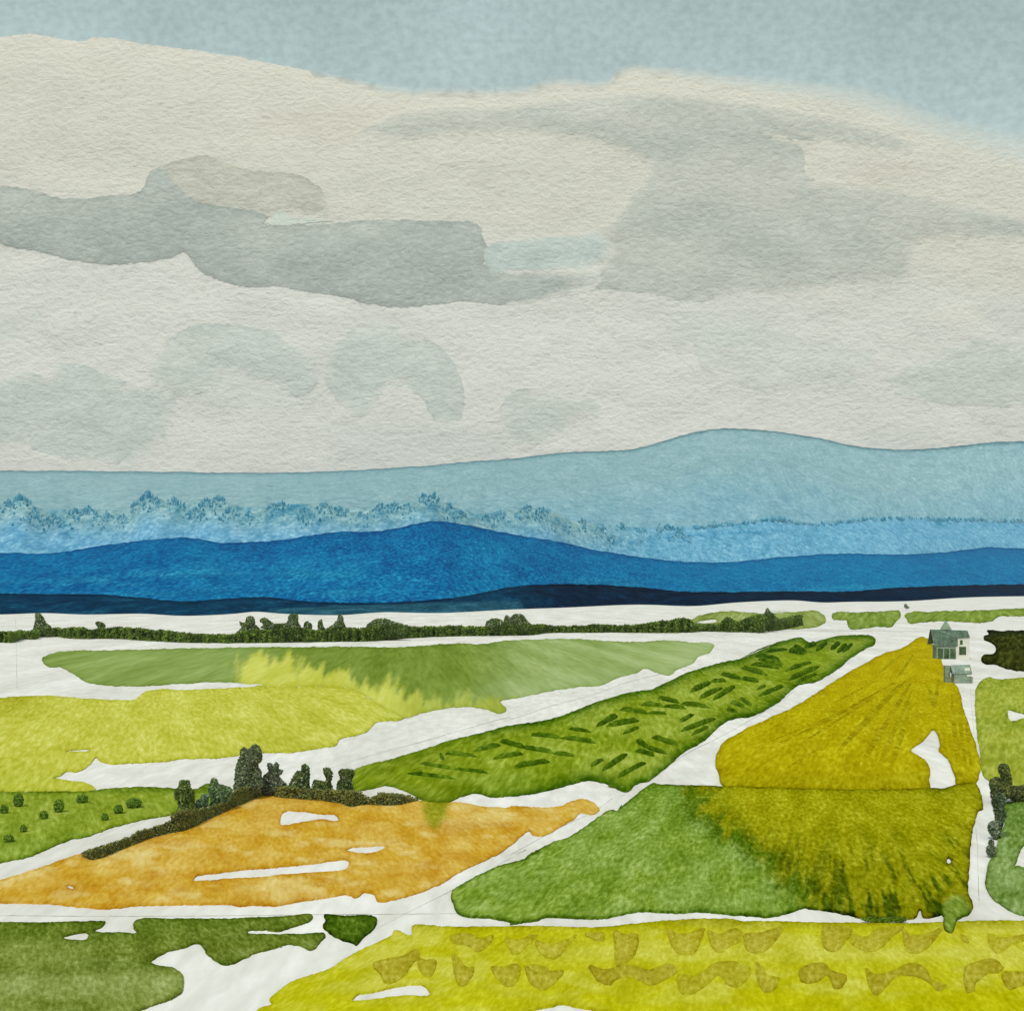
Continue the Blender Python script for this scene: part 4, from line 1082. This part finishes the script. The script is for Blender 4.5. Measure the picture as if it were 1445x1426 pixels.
def part(name, mat, parent, boxes):
    V = []; Fc = []
    for b in boxes:
        box(V, Fc, *b)
    return mesh_obj(name, V, Fc, mat, parent)

def wpx(x, y):
    return px('W', [(x, y)])[0]
# barn: measured from pixels at the distance where its wall meets the ground
bx0, by0 = wpx(430, 720)
bd = gdist(by0); bm = bd / F
barn = empty('barn', ((bx0 - CX) * bm, bd, 0))
kx = 180 / 1445 * bm                                  # metres per noted pixel
def bz(y): return (720 - y) * kx
def bxx(x): return (x - 430) * kx
part('wall', M_WALL, barn, [(bxx(455), bxx(690), 0, 11, -.2, bz(560)), ])
part('end_wall', M_PALE, barn, [(bxx(690), bxx(830), .4, 11.2, -.2, bz(470))])
for (x0, x1) in ((470, 525), (540, 595), (610, 668)):
    part('bay_door', M_DARK, barn, [(bxx(x0), bxx(x1), -.25, .05, -.1, bz(600))])
part('post', M_PALE, barn, [(bxx(676), bxx(692), -.35, .3, -.1, bz(570))])
part('window', M_DARK, barn, [(bxx(712), bxx(790), .15, .45, bz(672), bz(580))])
part('window', M_DARK, barn, [(bxx(722), bxx(752), .15, .45, bz(555), bz(505))])
# main roof: sloping slab with a ridge, gable dormer at the middle
V = [(bxx(425), -1, bz(570)), (bxx(690), -1, bz(570)), (bxx(830), -.6, bz(470)), (bxx(830), 6, bz(398)), (bxx(405), 6, bz(384)), (bxx(830), 12.5, bz(470)), (bxx(400), 12.5, bz(560)), (bxx(690), -.6, bz(478))]
roof = mesh_obj('roof', V, [(0, 1, 7, 4), (7, 2, 3, 4), (4, 3, 5, 6)], M_ROOF, barn)
sm = roof.modifiers.new('thickness', 'SOLIDIFY'); sm.thickness = .35
V = []; 
g0, g1, gt = bxx(530), bxx(650), bz(288)
V = [(g0, 5, bz(390)), (g1, 5, bz(390)), ((g0 + g1) / 2, 5, gt), (g0, 9, bz(390)), (g1, 9, bz(390)), ((g0 + g1) / 2, 9, gt)]
mesh_obj('gable', V, [(0, 1, 2), (3, 5, 4), (0, 2, 5, 3), (1, 4, 5, 2), (0, 3, 4, 1)], flat_mat('gable_sheet', '#7d917c'), barn)
tag(barn, 'grey green barn with dark bays and a pale end by the mustard field', 'barn')
sx0, sy0 = wpx(640, 995)
sd = gdist(sy0); smm = sd / F; ks = 180 / 1445 * smm
shed = empty('shed', ((sx0 - CX) * smm, sd, 0))
def sz(y): return (995 - y) * ks
def sxx(x): return (x - 640) * ks
part('wall', M_SHED, shed, [(sxx(655), sxx(850), 0, 6, -.2, sz(880))])
part('wall', M_SHED, shed, [(sxx(585), sxx(640), 5, 9, -.2, sz(800))])
part('lean_to', flat_mat('lean_to_wall', '#8f9a8e'), shed, [(sxx(850), sxx(872), .6, 5, -.2, sz(925))])
V = [(sxx(632), -.6, sz(885)), (sxx(856), -.6, sz(885)), (sxx(852), 3, sz(785)), (sxx(632), 3, sz(790)), (sxx(856), 6.6, sz(880)), (sxx(632), 6.6, sz(880))]
rf = mesh_obj('roof', V, [(0, 1, 2, 3), (3, 2, 4, 5)], flat_mat('shed_roof', '#75857a'), shed)
sm = rf.modifiers.new('thickness', 'SOLIDIFY'); sm.thickness = .25
part('skylight', M_PALE, shed, [(sxx(775), sxx(835), .55, .95, sz(850), sz(820))])
part('door', M_PALE, shed, [(sxx(800), sxx(850), -.2, .05, sz(915), sz(893))])
tag(shed, 'low grey shed in front of the barn beside the straight white road', 'shed')

# ------------------------------------------------------------------ air: thin even haze over the whole plain
HAZE = 0.6e-5
hm = bpy.data.materials.new('air')
hm.use_nodes = True
ht = hm.node_tree
for n in list(ht.nodes):
    ht.nodes.remove(n)
ho = nd(ht, 'ShaderNodeOutputMaterial'); hv = nd(ht, 'ShaderNodeVolumePrincipled')
hv.inputs['Color'].default_value = (.78, .91, 1.0, 1)
hv.inputs['Density'].default_value = HAZE
ht.links.new(hv.outputs['Volume'], ho.inputs['Volume'])
V = []; Fc = []
box(V, Fc, -16500, 16500, -200, 27500, -60, 2900)
tag(mesh_obj('haze', V, Fc, hm), 'thin pale haze lying over the plain and hills', 'haze', kind='stuff')
